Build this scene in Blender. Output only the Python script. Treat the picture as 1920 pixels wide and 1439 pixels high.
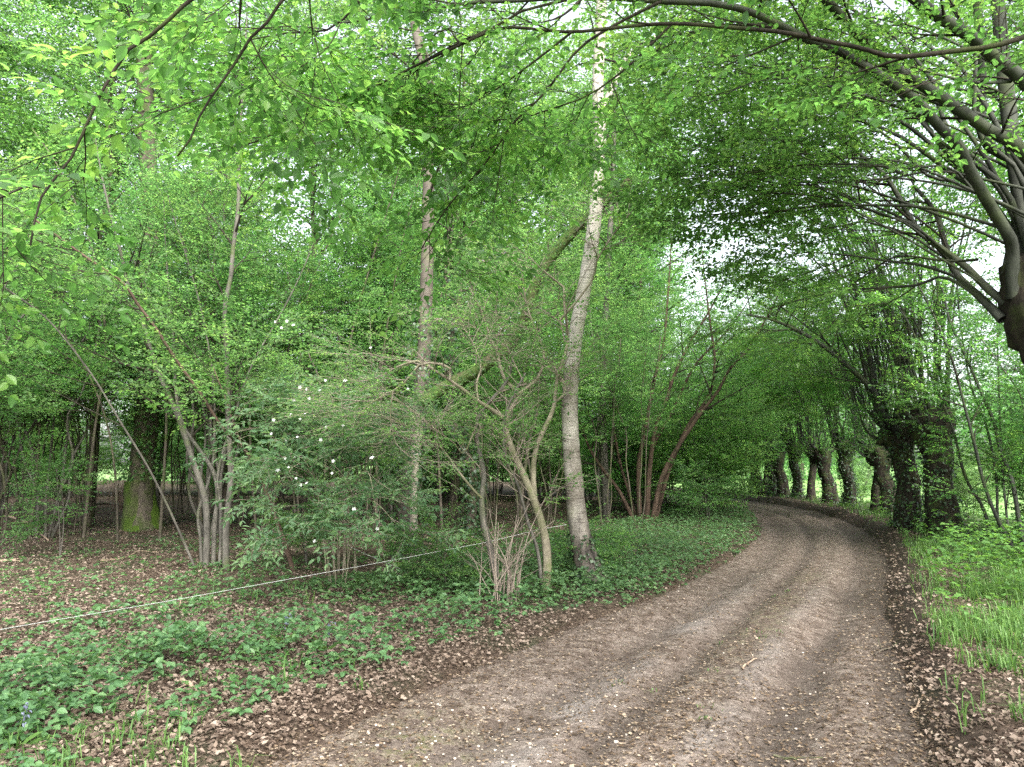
import bpy, math
import numpy as np

# ------------------------------------------------------------------ scene, camera, light
sc = bpy.context.scene
C = sc.collection
for o in list(bpy.data.objects):
    bpy.data.objects.remove(o)

CAM_H = 1.6
F_PX, CX, CY, HOR = 1440.0, 960.0, 719.5, 869.0
PITCH = math.atan((HOR - CY) / F_PX)
cd = bpy.data.cameras.new("camera")
cd.sensor_width = 36.0
cd.lens = 36.0 * F_PX / 1920.0
cd.clip_start, cd.clip_end = 0.05, 2000.0
cam = bpy.data.objects.new("camera", cd)
C.objects.link(cam)
cam.location = (0, 0, CAM_H)
cam.rotation_euler = (math.pi / 2 + PITCH, 0, 0)
sc.camera = cam

SUN_EL, SUN_AZ = math.radians(45), math.radians(160)     # overcast: a very soft sun behind the camera
w = bpy.data.worlds.new("World")
sc.world = w
w.use_nodes = True
nt = w.node_tree
nt.nodes.clear()
sky = nt.nodes.new("ShaderNodeTexSky")
sky.sky_type = 'NISHITA'
sky.sun_disc = False
sky.sun_elevation = SUN_EL
sky.sun_rotation = SUN_AZ
sky.dust_density = 4.0
sky.air_density = 1.0
sky.ozone_density = 1.0
hs = nt.nodes.new("ShaderNodeHueSaturation")
hs.inputs["Saturation"].default_value = 0.35             # cloud cover greys the sky
bg = nt.nodes.new("ShaderNodeBackground")
bg.inputs["Strength"].default_value = 0.11
wo = nt.nodes.new("ShaderNodeOutputWorld")
nt.links.new(sky.outputs[0], hs.inputs["Color"])
nt.links.new(hs.outputs[0], bg.inputs["Color"])
nt.links.new(bg.outputs[0], wo.inputs[0])

sl = bpy.data.lights.new("sun", 'SUN')
sl.energy = 1.5
sl.angle = math.radians(40)
sl.color = (1.0, 0.97, 0.92)
so = bpy.data.objects.new("sun", sl)
C.objects.link(so)
sd = (math.sin(SUN_AZ) * math.cos(SUN_EL), math.cos(SUN_AZ) * math.cos(SUN_EL), math.sin(SUN_EL))
from mathutils import Vector
so.rotation_euler = Vector(sd).to_track_quat('Z', 'Y').to_euler()

sc.view_settings.view_transform = 'Standard'
sc.view_settings.look = 'None'
sc.view_settings.gamma = 1.0
sc.view_settings.exposure = 2.75
sc.view_settings.use_curve_mapping = False
cy = sc.cycles
cy.use_denoising = False
cy.max_bounces = 12
cy.diffuse_bounces = 6
cy.glossy_bounces = 2
cy.transmission_bounces = 10
cy.caustics_reflective = cy.caustics_refractive = False

# ------------------------------------------------------------------ numpy helpers
def rng_(s): return np.random.default_rng(s)

_R = rng_(11)
_LAT = _R.random((256, 256))
def vnoise(x, y):
    x = np.asarray(x, float); y = np.asarray(y, float)
    xi = np.floor(x).astype(int); yi = np.floor(y).astype(int)
    fx = x - xi; fy = y - yi
    fx = fx * fx * (3 - 2 * fx); fy = fy * fy * (3 - 2 * fy)
    a = _LAT[xi % 256, yi % 256]; b = _LAT[(xi + 1) % 256, yi % 256]
    c = _LAT[xi % 256, (yi + 1) % 256]; d = _LAT[(xi + 1) % 256, (yi + 1) % 256]
    return (a * (1 - fx) + b * fx) * (1 - fy) + (c * (1 - fx) + d * fx) * fy
def fbm(x, y, o=4):
    s, a, t = 0, 0.5, 0
    for k in range(o):
        s = s + a * vnoise(x * 2 ** k + 17.3 * k, y * 2 ** k + 5.1 * k); t += a; a *= 0.5
    return s / t
def sstep(a, b, x):
    t = np.clip((np.asarray(x, float) - a) / (b - a), 0, 1)
    return t * t * (3 - 2 * t)
def unit(v):
    v = np.asarray(v, float)
    return v / (np.linalg.norm(v, axis=-1, keepdims=True) + 1e-12)

CP, SP = math.cos(PITCH), math.sin(PITCH)
def at(px, py, Y):
    """The point at depth Y (metres ahead of the camera) seen at photo pixel px, py."""
    x = (px - CX) / F_PX; u = -(py - CY) / F_PX
    d = np.array([x, CP - u * SP, SP + u * CP])
    return np.array([0, 0, CAM_H]) + d * (Y / d[1])

def catmull(P, n):
    P = np.asarray(P, float)
    if len(P) == 2:
        t = np.linspace(0, 1, n)[:, None]
        return P[0] * (1 - t) + P[1] * t
    Q = np.vstack([2 * P[0] - P[1], P, 2 * P[-1] - P[-2]])
    L = np.concatenate([[0], np.cumsum(np.linalg.norm(np.diff(P[:, :3], axis=0), axis=1))])
    s = np.linspace(0, L[-1], n)
    i = np.clip(np.searchsorted(L, s, side='right') - 1, 0, len(P) - 2)
    t = ((s - L[i]) / (L[i + 1] - L[i] + 1e-12))[:, None]
    a, b, c, d = Q[i], Q[i + 1], Q[i + 2], Q[i + 3]
    return 0.5 * (2 * b + (c - a) * t + (2 * a - 5 * b + 4 * c - d) * t ** 2 + (3 * b - a - 3 * c + d) * t ** 3)

# ------------------------------------------------------------------ the lie of the land
CL = catmull([(-4.6, -8), (-3.2, -4), (-1.5, 0), (0.35, 4.04), (0.95, 5.2), (1.85, 7), (3.6, 10.3), (5.4, 14), (7.3, 19), (8.75, 25),
              (9.2, 31), (8.5, 38), (6.2, 46), (2.5, 53), (-3, 59), (-12, 64)], 1100)
CLT = unit(np.gradient(CL, axis=0))
CLL = np.concatenate([[0], np.cumsum(np.linalg.norm(np.diff(CL, axis=0), axis=1))])
def lateral(x, y):
    """Signed distance to the track's centre line (right positive), and arc length along it."""
    x = np.atleast_1d(np.asarray(x, float)); y = np.atleast_1d(np.asarray(y, float))
    s = np.empty(len(x)); a = np.empty(len(x))
    for k in range(0, len(x), 20000):
        X = x[k:k + 20000, None]; Yy = y[k:k + 20000, None]
        D = (X - CL[None, :, 0]) ** 2 + (Yy - CL[None, :, 1]) ** 2
        j = D.argmin(1)
        dx = x[k:k + 20000] - CL[j, 0]; dy = y[k:k + 20000] - CL[j, 1]
        sg = np.sign(dx * CLT[j, 1] - dy * CLT[j, 0])
        s[k:k + 20000] = sg * np.sqrt(D[np.arange(len(j)), j]); a[k:k + 20000] = CLL[j]
    return s, a
def track_xy(a, s):
    x = np.interp(a, CLL, CL[:, 0]); y = np.interp(a, CLL, CL[:, 1])
    tx = np.interp(a, CLL, CLT[:, 0]); ty = np.interp(a, CLL, CLT[:, 1])
    return x + s * ty, y - s * tx
A0 = float(CLL[np.argmin(np.abs(CL[:, 1] - 0))])       # arc length beside the camera
def halfw(a): return 1.64 - 0.42 * sstep(4, 12, a - A0)
def h_ground(x, y, sa=None):
    s, a = lateral(x, y) if sa is None else sa
    hw = halfw(a)
    n = fbm(x * 0.35, y * 0.35, 3) - 0.5
    n2 = fbm(x * 2.1 + 40, y * 2.1, 3) - 0.5
    e = 0.16 * (fbm(x * 1.3 + 9, y * 1.3 + 3, 2) - 0.5)
    out = 0.035 + 0.16 * n + 0.07 * n2
    left = sstep(-0.1, 0.35, -s - hw + e) * (out + 0.03)
    right = sstep(-0.12, 0.3, s - hw + e) * (out + 0.13) - 0.3 * sstep(3.0, 7.0, s)
    inside = sstep(0.05, -0.3, np.abs(s) - hw + e)
    return np.where(s < 0, left, right) - 0.13 * inside
def h_track(s, a, x, y):
    hw = halfw(a)
    r = -0.06 * np.exp(-((s - 0.78) / 0.20) ** 2) - 0.055 * np.exp(-((s + 0.72) / 0.22) ** 2) - 0.045 * np.exp(-((s + 0.12) / 0.13) ** 2) + .02 * np.exp(-((s - .42) / .15) ** 2)
    r = r * (0.5 + fbm(a * 0.5, s * 0 + 2, 2))
    n = 0.035 * (fbm(x * 1.3, y * 1.3, 3) - 0.5) + 0.030 * (fbm(x * 13, y * 13, 3) - 0.5)
    return r + n - 0.005 - 0.16 * sstep(-0.05, 0.45, np.abs(s) - hw)
def land(x, y):
    x = np.atleast_1d(np.asarray(x, float)); y = np.atleast_1d(np.asarray(y, float))
    sa = lateral(x, y)
    return np.maximum(h_ground(x, y, sa), np.where(np.abs(sa[0]) < halfw(sa[1]) + 0.45, h_track(sa[0], sa[1], x, y), -9))
def foot(px, py):
    """Where the photo pixel's ray meets the ground."""
    x = (px - CX) / F_PX; u = -(py - CY) / F_PX
    d = np.array([x, CP - u * SP, SP + u * CP])
    t = CAM_H / -d[2]
    for _ in range(6):
        p = d * t
        t = (CAM_H - land(p[0], p[1])[0]) / -d[2]
    p = d * t
    return np.array([p[0], p[1], land(p[0], p[1])[0]])

# ------------------------------------------------------------------ mesh building
class Acc:
    def __init__(s): s.V = []; s.F = []; s.M = []; s.A = []; s.S = []; s.n = 0
    def add(s, V, F, m=0, rnd=None, smooth=False):
        if len(V) == 0: return
        s.V.append(np.asarray(V, np.float32))
        for f in (F if isinstance(F, list) else [F]):
            if len(f): s.F.append((np.asarray(f, np.int32) + s.n, m, smooth))
        s.A.append(np.full(len(V), 0.5, np.float32) if rnd is None else np.asarray(rnd, np.float32))
        s.n += len(V)
    def mesh(s, name, mats, origin=(0, 0, 0), attrs=None):
        me = bpy.data.meshes.new(name)
        V = np.concatenate(s.V) - np.asarray(origin, np.float32)
        me.vertices.add(len(V)); me.vertices.foreach_set("co", V.ravel())
        lv = np.concatenate([f.ravel() for f, m, sm in s.F])
        tot = np.concatenate([np.full(len(f), f.shape[1], np.int32) for f, m, sm in s.F])
        st = np.concatenate([[0], np.cumsum(tot)[:-1]]).astype(np.int32)
        me.loops.add(len(lv)); me.loops.foreach_set("vertex_index", lv.astype(np.int32))
        me.polygons.add(len(tot)); me.polygons.foreach_set("loop_start", st)
        me.polygons.foreach_set("material_index", np.concatenate([np.full(len(f), m, np.int32) for f, m, sm in s.F]))
        me.polygons.foreach_set("use_smooth", np.concatenate([np.full(len(f), sm, bool) for f, m, sm in s.F]))
        at_ = me.attributes.new("rnd", 'FLOAT', 'POINT'); at_.data.foreach_set("value", np.concatenate(s.A))
        for k, v in (attrs or {}).items():
            t = me.attributes.new(k, 'FLOAT', 'POINT'); t.data.foreach_set("value", np.asarray(v, np.float32))
        for m in mats: me.materials.append(m)
        me.update(calc_edges=True)
        return me
    def obj(s, name, mats, parent=None, origin=(0, 0, 0), attrs=None):
        o = bpy.data.objects.new(name, s.mesh(name, mats, origin, attrs))
        C.objects.link(o)
        if parent: o.parent = parent
        else: o.location = origin
        return o

def tag(o, label=None, cat=None, group=None, kind=None):
    if label: o["label"] = label
    if cat: o["category"] = cat
    if group: o["group"] = group
    if kind: o["kind"] = kind
    return o
def thing(name, loc, label, cat, group=None):
    o = bpy.data.objects.new(name, None)
    o.empty_display_size = 0.2
    o.location = loc
    C.objects.link(o)
    return tag(o, label, cat, group)
def dup(root, loc, rz, scale, label=None, group=None):
    r = root.copy(); C.objects.link(r)
    r.location = loc; r.rotation_euler = (0, 0, rz); r.scale = scale if hasattr(scale, '__len__') else (scale,) * 3
    if label: r["label"] = label
    if group: r["group"] = group
    for ch in list(root.children):
        c = ch.copy(); C.objects.link(c); c.parent = r
        for g in list(ch.children):
            d = g.copy(); C.objects.link(d); d.parent = c
    return r

def tube(acc, P, R, sides=6, m=0, rough=0.0, rng=None, rnd=0.5, cap=True):
    P = np.asarray(P, float); n = len(P)
    R = np.asarray(R, float) * np.ones(n)
    T = unit(np.gradient(P, axis=0))
    mean = unit(T.mean(0))
    ref = np.eye(3)[np.argmin(np.abs(mean))]
    N = unit(np.cross(T, ref)); B = np.cross(T, N)
    th = np.linspace(0, 2 * math.pi, sides, endpoint=False)
    rr = R[:, None] * np.ones((n, sides))
    if rough > 0:
        g = rng or rng_(1)
        for k in (2, 3, 5):
            ph = g.random() * 6.28 + np.cumsum(g.normal(0, 0.35, n))
            rr = rr * (1 + rough * (0.8 / k + 0.25) * np.sin(k * th[None, :] + ph[:, None]))
        rr = rr * (1 + rough * 0.35 * g.normal(0, 1, (n, sides)))
    V = P[:, None, :] + rr[..., None] * (np.cos(th)[None, :, None] * N[:, None, :] + np.sin(th)[None, :, None] * B[:, None, :])
    i = np.arange(n - 1)[:, None] * sides; j = np.arange(sides)[None, :]; j2 = (j + 1) % sides
    F = np.stack([i + j, i + j2, i + sides + j2, i + sides + j], -1).reshape(-1, 4)
    V = V.reshape(-1, 3)
    Fs = [F]
    if cap:
        V = np.vstack([V, P[-1] + T[-1] * R[-1] * 0.6])
        e = (n - 1) * sides
        Fs.append(np.stack([e + np.arange(sides), e + (np.arange(sides) + 1) % sides, np.full(sides, n * sides)], -1))
    acc.add(V, Fs, m, np.full(len(V), rnd), smooth=True)

def bez(p0, p1, p2, n):
    t = np.linspace(0, 1, n)[:, None]
    return (1 - t) ** 2 * p0 + 2 * t * (1 - t) * p1 + t ** 2 * p2
def wob(P, amp, rng):
    n = len(P); k = max(3, n // 3)
    c = rng.normal(0, amp, (k, 3)); c[0] = 0
    t = np.linspace(0, k - 1, n); i = np.clip(t.astype(int), 0, k - 2); f = (t - i)[:, None]; f = f * f * (3 - 2 * f)
    return P + c[i] * (1 - f) + c[i + 1] * f

# ------------------------------------------------------------------ leaves
def leaf_shape(detail):
    if detail == 0:
        V = np.array([(0, 0, 0), (.42, .5, .05), (1, 0, -.05), (.42, -.5, .05)], float)
        return V, [np.array([[0, 1, 2, 3]])]
    V = np.array([(0, 0, 0), (.18, .36, .08), (.5, .5, .10), (.8, .27, .03), (1.04, 0, -.10), (.8, -.27, .03), (.5, -.5, .10), (.18, -.36, .08), (.5, 0, .0)], float)
    return V, [np.array([[0, 8, 2, 1], [8, 4, 3, 2], [0, 7, 6, 8], [8, 6, 5, 4]])]
def put_leaves(pos, dirs, L, W, roll, detail, rng, up=None):
    """Leaves at pos, pointing along dirs, near horizontal unless rolled."""
    S, F = leaf_shape(detail)
    n = len(pos)
    x = unit(dirs); z0 = np.array([0, 0, 1.0]) if up is None else up
    y = np.cross(z0 * np.ones_like(x), x); y = unit(y + 1e-6); z = np.cross(x, y)
    c, s_ = np.cos(roll)[:, None], np.sin(roll)[:, None]
    y, z = y * c + z * s_, z * c - y * s_
    V = pos[:, None, :] + S[None, :, 0, None] * (L[:, None, None] * x[:, None, :]) + S[None, :, 1, None] * (W[:, None, None] * y[:, None, :]) + S[None, :, 2, None] * (L[:, None, None] * z[:, None, :])
    k = len(S)
    Fs = [(f[None] + (np.arange(n) * k)[:, None, None]).reshape(-1, f.shape[1]) for f in F]
    rnd = np.repeat(rng.random(n), k)
    return V.reshape(-1, 3), Fs, rnd
def make_spray(seed, L=0.5, leaf=0.07, wr=0.6, step=0.045, nside=2, detail=0, tilt=0.35):
    """A flat twig with alternate leaves; returns leaf arrays and twig polylines."""
    g = rng_(seed); twigs = []; P = []; D = []; SZ = []
    def twig(p, ang, l, lev):
        n = 5; pts = [p]; a = ang
        for i in range(n):
            a += g.normal(0, 0.12)
            pts.append(pts[-1] + np.array([math.cos(a), math.sin(a), g.normal(-0.06, 0.07)]) * l / n)
        pts = np.array(pts); twigs.append(pts)
        m = max(3, int(l / step)); sg = 1
        for i in range(m):
            t = (i + 0.7 + g.uniform(-.2, .2)) / m; q = t * n; j = min(int(q), n - 1)
            b = pts[j] + (pts[j + 1] - pts[j]) * (q - j)
            aa = a + sg * g.uniform(0.6, 1.15); sg = -sg
            P.append(b); D.append((math.cos(aa), math.sin(aa), g.normal(-0.18, tilt * 0.7))); SZ.append(leaf * g.uniform(0.45, 1.2))
        P.append(pts[-1]); D.append((math.cos(a), math.sin(a), g.normal(-0.25, .2))); SZ.append(leaf * g.uniform(.7, 1.1))
        if lev == 0:
            for k in range(nside):
                t = g.uniform(.2, .7); q = t * n; j = int(q)
                twig(pts[j] + (pts[j + 1] - pts[j]) * (q - j), ang + (1 if k % 2 else -1) * g.uniform(.5, .9), l * g.uniform(.4, .65), 1)
    twig(np.zeros(3), 0.0, L, 0)
    P = np.array(P); D = np.array(D); SZ = np.array(SZ)
    V, F, rn = put_leaves(P, D, SZ, SZ * wr, g.normal(0, tilt, len(P)), detail, g)
    a = Acc()
    for k, t in enumerate(twigs): tube(a, t, np.linspace(.0022, .0008, len(t)) * (1 if k == 0 else .7), 3, 1, cap=False)
    TV = np.concatenate(a.V); TF = np.concatenate([f for f, m, s in a.F])
    return dict(V=V, F=F, r=rn, TV=TV, TF=TF)
SPR_NEAR = [make_spray(100 + i, .5, .064, .60, .046, 3, 1, .40) for i in range(7)]
SPR_MID = [make_spray(200 + i, .6, .060, .62, .036, 3, 0, .48) for i in range(7)]
SPR_FAR = [make_spray(300 + i, .8, .082, .66, .054, 3, 0, .5) for i in range(6)]
SPR_PALE = [make_spray(400 + i, .45, .085, .42, .045, 2, 1, .5) for i in range(5)]
SPR_SMALL = [make_spray(500 + i, .4, .05, .5, .035, 2, 0, .5) for i in range(6)]

def place_sprays(acc, sprays, pos, dirs, scale, roll, rng, twigs=True, mleaf=0, mtwig=1):
    pos = np.asarray(pos); dirs = unit(dirs); n = len(pos)
    if n == 0: return
    which = rng.integers(0, len(sprays), n)
    shift = rng.normal(0, .22, n)
    for k, sp in enumerate(sprays):
        I = np.where(which == k)[0]
        if not len(I): continue
        x = dirs[I]; z0 = np.array([0, 0, 1.0]) * np.ones_like(x)
        y = unit(np.cross(z0, x) + 1e-6); z = np.cross(x, y)
        c, s_ = np.cos(roll[I])[:, None], np.sin(roll[I])[:, None]
        y, z = y * c + z * s_, z * c - y * s_
        M = np.stack([x, y, z], 1) * scale[I][:, None, None]
        V = np.einsum('vk,nkj->nvj', sp['V'], M) + pos[I][:, None, :]
        nv = len(sp['V'])
        Fs = [(f[None] + (np.arange(len(I)) * nv)[:, None, None]).reshape(-1, f.shape[1]) for f in sp['F']]
        r = np.clip(sp['r'][None, :] * .7 + .15 + shift[I][:, None], 0, 1)
        acc.add(V.reshape(-1, 3), Fs, mleaf, r.ravel())
        if twigs:
            V = np.einsum('vk,nkj->nvj', sp['TV'], M) + pos[I][:, None, :]
            nv = len(sp['TV'])
            acc.add(V.reshape(-1, 3), (sp['TF'][None] + (np.arange(len(I)) * nv)[:, None, None]).reshape(-1, 4), mtwig)

def sub_branches(P, R, rng, n, t0, t1, l0, l1, spread=(0.5, 1.1), rise=0.25, flat=0.6, bias=None, pts=7):
    """Side branches leaving the path P between fractions t0 and t1."""
    out = []
    T = unit(np.gradient(P, axis=0)); m = len(P)
    for k in range(n):
        t = t0 + (t1 - t0) * (k + rng.random()) / n
        q = t * (m - 1); i = min(int(q), m - 2); f = q - i
        p = P[i] * (1 - f) + P[i + 1] * f; tg = T[i]; r = R[i] * (1 - f) + R[i + 1] * f
        az = rng.random() * 2 * math.pi
        ref = np.eye(3)[np.argmin(np.abs(tg))]
        u = unit(np.cross(tg, ref)); v = np.cross(tg, u)
        side = u * math.cos(az) + v * math.sin(az)
        side = unit(side * np.array([1, 1, 1 - flat]))
        if bias is not None and rng.random() < .75: side = unit(side + np.asarray(bias))
        a = rng.uniform(*spread)
        d = unit(tg * math.cos(a) + side * math.sin(a))
        L = (l0 + (l1 - l0) * (t - t0) / (t1 - t0 + 1e-9)) * rng.uniform(.6, 1.25)
        e = unit(d * np.array([1, 1, .45]) + np.array([0, 0, rise]))
        B = bez(p, p + d * L * .5, p + d * L * .45 + e * L * .5, pts)
        B = wob(B, L * .02, rng)
        r0 = min(r * .65, .005 + L * .0105)
        out.append((B, np.linspace(r0, .0025, pts)))
    return out
def spray_spots(P, rng, spacing, t0=0.1, ang=0.9):
    seg = np.linalg.norm(np.diff(P, axis=0), axis=1).sum()
    n = max(1, int(seg * (1 - t0) / spacing))
    t = t0 + (1 - t0) * (np.arange(n) + rng.random(n)) / n
    q = t * (len(P) - 1); i = np.minimum(q.astype(int), len(P) - 2); f = (q - i)[:, None]
    p = P[i] * (1 - f) + P[i + 1] * f
    T = unit(np.gradient(P, axis=0))[i]
    a = rng.uniform(.3, ang, n) * np.where(rng.random(n) < .5, 1, -1)
    z = np.array([0, 0, 1.0])
    s_ = unit(np.cross(T, z * np.ones_like(T)) + 1e-5 + rng.normal(0, .15, T.shape))
    d = T * np.cos(a)[:, None] + s_ * np.sin(a)[:, None]
    d[:, 2] = d[:, 2] * .45 + rng.normal(-.1, .16, n)
    p = np.vstack([p, P[-1:]]); d = np.vstack([d, T[-1:] * 1.0 if False else unit(P[-1:] - P[-2:-1])])
    return p, unit(d)
def leafy(acc, stems, rng, n1, n2, l1, l2, t0=.35, spacing=.3, sprays=None, scale=(.8, 1.25), roll=.35, rise=.25, bias=None, stem_sprays=False, twigs=True, spread=(.5, 1.15), keep=None):
    """A crown on the given stems: branches, sub-branches, leafy twigs (bark in slot 1, leaves in slot 0)."""
    sprays = sprays or SPR_MID
    PP, DD = [], []
    for P, R in stems:
        lv1 = sub_branches(P, R, rng, n1, t0, 1, l1[0], l1[1], spread, rise, .5, bias)
        for B, r in lv1:
            if keep is not None and not keep(B[-1]): continue
            tube(acc, B, r, 4, 1, cap=False)
            lv2 = sub_branches(B, r, rng, n2, .2, 1, l2[0], l2[1], (.5, 1.0), .1, .75, None, 5) if n2 else []
            for b, q in lv2:
                tube(acc, b, q, 3, 1, cap=False)
                p, d = spray_spots(b, rng, spacing); PP.append(p); DD.append(d)
            p, d = spray_spots(B, rng, spacing, .3); PP.append(p); DD.append(d)
        if stem_sprays:
            p, d = spray_spots(P, rng, spacing * 1.3, max(t0, .3), 1.3); PP.append(p); DD.append(d)
    p = np.concatenate(PP); d = np.concatenate(DD); n = len(p)
    place_sprays(acc, sprays, p, d, rng.uniform(scale[0], scale[1], n), rng.normal(0, roll, n), rng, twigs)
    return n

# ------------------------------------------------------------------ materials
def new_mat(name):
    m = bpy.data.materials.new(name); m.use_nodes = True
    n = m.node_tree; n.nodes.clear()
    return m, n, n.nodes.new("ShaderNodeOutputMaterial")
def ramp(n, stops):
    r = n.nodes.new("ShaderNodeValToRGB"); e = r.color_ramp.elements
    while len(e) < len(stops): e.new(.5)
    for k, (p, c) in enumerate(stops): e[k].position = p; e[k].color = (*c, 1)
    return r
def noise(n, scale, detail=4, rough=.55, stretch=None, coord='Object', dist=0.0):
    tc = n.nodes.new("ShaderNodeTexCoord"); t = n.nodes.new("ShaderNodeTexNoise")
    t.inputs["Scale"].default_value = scale; t.inputs["Detail"].default_value = detail; t.inputs["Roughness"].default_value = rough
    t.inputs["Distortion"].default_value = dist
    if stretch:
        mp = n.nodes.new("ShaderNodeMapping"); mp.inputs["Scale"].default_value = stretch
        n.links.new(tc.outputs[coord], mp.inputs[0]); n.links.new(mp.outputs[0], t.inputs[0])
    else: n.links.new(tc.outputs[coord], t.inputs[0])
    return t
def mixc(n, fac, a, b):
    m = n.nodes.new("ShaderNodeMix"); m.data_type = 'RGBA'
    for s_, v in ((m.inputs[0], fac), (m.inputs[6], a), (m.inputs[7], b)):
        if hasattr(v, 'links'): n.links.new(v, s_)
        elif isinstance(v, (int, float)): s_.default_value = v
        else: s_.default_value = (*v, 1)
    return m.outputs[2]
def math_(n, op, a, b=0.0):
    m = n.nodes.new("ShaderNodeMath"); m.operation = op
    for s_, v in ((m.inputs[0], a), (m.inputs[1], b)):
        if hasattr(v, 'links'): n.links.new(v, s_)
        else: s_.default_value = v
    return m.outputs[0]
def maprange(n, v, a, b, c=0.0, d=1.0):
    m = n.nodes.new("ShaderNodeMapRange"); n.links.new(v, m.inputs[0])
    for k, x in enumerate((a, b, c, d)): m.inputs[k + 1].default_value = x
    return m.outputs[0]
def attr(n, name):
    a = n.nodes.new("ShaderNodeAttribute"); a.attribute_name = name
    return a.outputs["Fac"]
def leaf_mat(name, lo, mid, hi, trans, gloss=.35, tmix=.5, rough=.5):
    """Leaf: reflected colour varies leaf by leaf; light also comes through."""
    m, n, out = new_mat(name)
    a = attr(n, "rnd")
    r1 = ramp(n, [(0, lo), (.5, mid), (1, hi)]); n.links.new(a, r1.inputs[0])
    k = .62
    r2 = ramp(n, [(0, tuple(c * .5 for c in trans)), (.5, trans), (1, (trans[0] * 1.5, trans[1] * 1.15, trans[2] * 1.0))]); n.links.new(a, r2.inputs[0])
    oi = n.nodes.new("ShaderNodeObjectInfo")                 # each plant has its own tone
    def tone(c):
        h = n.nodes.new("ShaderNodeHueSaturation")
        n.links.new(maprange(n, oi.outputs["Random"], 0, 1, .485, .512), h.inputs["Hue"])
        n.links.new(maprange(n, math_(n, 'FRACT', math_(n, 'MULTIPLY', oi.outputs["Random"], 7.31)), 0, 1, .86, 1.14), h.inputs["Value"])
        n.links.new(c, h.inputs["Color"]); return h.outputs[0]
    p = n.nodes.new("ShaderNodeBsdfPrincipled")
    p.inputs["Roughness"].default_value = rough; p.inputs["Specular IOR Level"].default_value = gloss
    n.links.new(tone(r1.outputs[0]), p.inputs["Base Color"])
    t = n.nodes.new("ShaderNodeBsdfTranslucent"); n.links.new(tone(r2.outputs[0]), t.inputs["Color"])
    x = n.nodes.new("ShaderNodeMixShader"); x.inputs[0].default_value = tmix
    n.links.new(p.outputs[0], x.inputs[1]); n.links.new(t.outputs[0], x.inputs[2]); n.links.new(x.outputs[0], out.inputs[0])
    return m
def bark_mat(name, dark, light, moss=(.05, .075, .02), mossy=.4, scale=6, stretch=(1, 1, .25), bump=.5, spots=None):
    m, n, out = new_mat(name)
    t1 = noise(n, scale, 6, .65, stretch); t2 = noise(n, scale * .35, 4, .6)
    r = ramp(n, [(.32, dark), (.68, light)]); n.links.new(t1.outputs[0], r.inputs[0])
    f = maprange(n, t2.outputs[0], .62 - mossy * .35, .8 - mossy * .3)
    col = mixc(n, f, r.outputs[0], moss)
    if spots:
        t3 = noise(n, scale * 3, 3, .5); col = mixc(n, maprange(n, t3.outputs[0], .6, .68), col, spots)
    p = n.nodes.new("ShaderNodeBsdfPrincipled"); p.inputs["Roughness"].default_value = .9; p.inputs["Specular IOR Level"].default_value = .15
    n.links.new(col, p.inputs["Base Color"])
    b = n.nodes.new("ShaderNodeBump"); b.inputs["Strength"].default_value = bump; b.inputs["Distance"].default_value = .02
    n.links.new(t1.outputs[0], b.inputs["Height"]); n.links.new(b.outputs[0], p.inputs["Normal"])
    n.links.new(p.outputs[0], out.inputs[0])
    return m
def birch_mat(name, base_h=.9, white=(.50, .44, .38), brown=(.26, .19, .14), patch=None):
    m, n, out = new_mat(name)
    tc = n.nodes.new("ShaderNodeTexCoord"); sp = n.nodes.new("ShaderNodeSeparateXYZ"); n.links.new(tc.outputs["Object"], sp.inputs[0])
    big = noise(n, 1.6, 4, .6, (1, 1, .7)); lent = noise(n, 5, 3, .6, (1, 1, 9)); fine = noise(n, 30, 4, .6, (1, 1, 2.2))
    plate = noise(n, 7, 5, .7, (1, 1, .35))
    up = maprange(n, sp.outputs[2], 1.2, 5.0)
    col = mixc(n, maprange(n, math_(n, 'ADD', big.outputs[0], math_(n, 'MULTIPLY', up, .22)), .46, .60), brown, white)
    if patch: col = mixc(n, math_(n, "MULTIPLY", maprange(n, sp.outputs[2], .35, .6), math_(n, "MULTIPLY", maprange(n, sp.outputs[2], 2.4, 2.1), maprange(n, sp.outputs[0], -.02, .06))), col, patch)
    col = mixc(n, maprange(n, fine.outputs[0], .45, .75, 0, .08 if patch else .4), col, (.43, .39, .345))
    col = mixc(n, maprange(n, lent.outputs[0], .585, .66, 0, .85), col, (.055, .042, .035))
    alg = noise(n, 2.3, 3, .5); col = mixc(n, maprange(n, alg.outputs[0], .55, .75, 0, .45), col, (.14, .16, .07))
    zz = math_(n, 'ADD', sp.outputs[2], math_(n, 'MULTIPLY', plate.outputs[0], 1.3))
    low = maprange(n, zz, base_h + 1.0, base_h + .35)
    furrow = ramp(n, [(.4, (.022, .018, .015)), (.62, (.10, .085, .07))]); n.links.new(plate.outputs[0], furrow.inputs[0])
    col = mixc(n, low, col, furrow.outputs[0])
    p = n.nodes.new("ShaderNodeBsdfPrincipled"); p.inputs["Roughness"].default_value = .75; p.inputs["Specular IOR Level"].default_value = .25
    n.links.new(col, p.inputs["Base Color"])
    h = math_(n, 'ADD', math_(n, 'MULTIPLY', plate.outputs[0], low), math_(n, 'MULTIPLY', lent.outputs[0], .3))
    b = n.nodes.new("ShaderNodeBump"); b.inputs["Strength"].default_value = .6; b.inputs["Distance"].default_value = .03
    n.links.new(h, b.inputs["Height"]); n.links.new(b.outputs[0], p.inputs["Normal"]); n.links.new(p.outputs[0], out.inputs[0])
    return m
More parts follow.
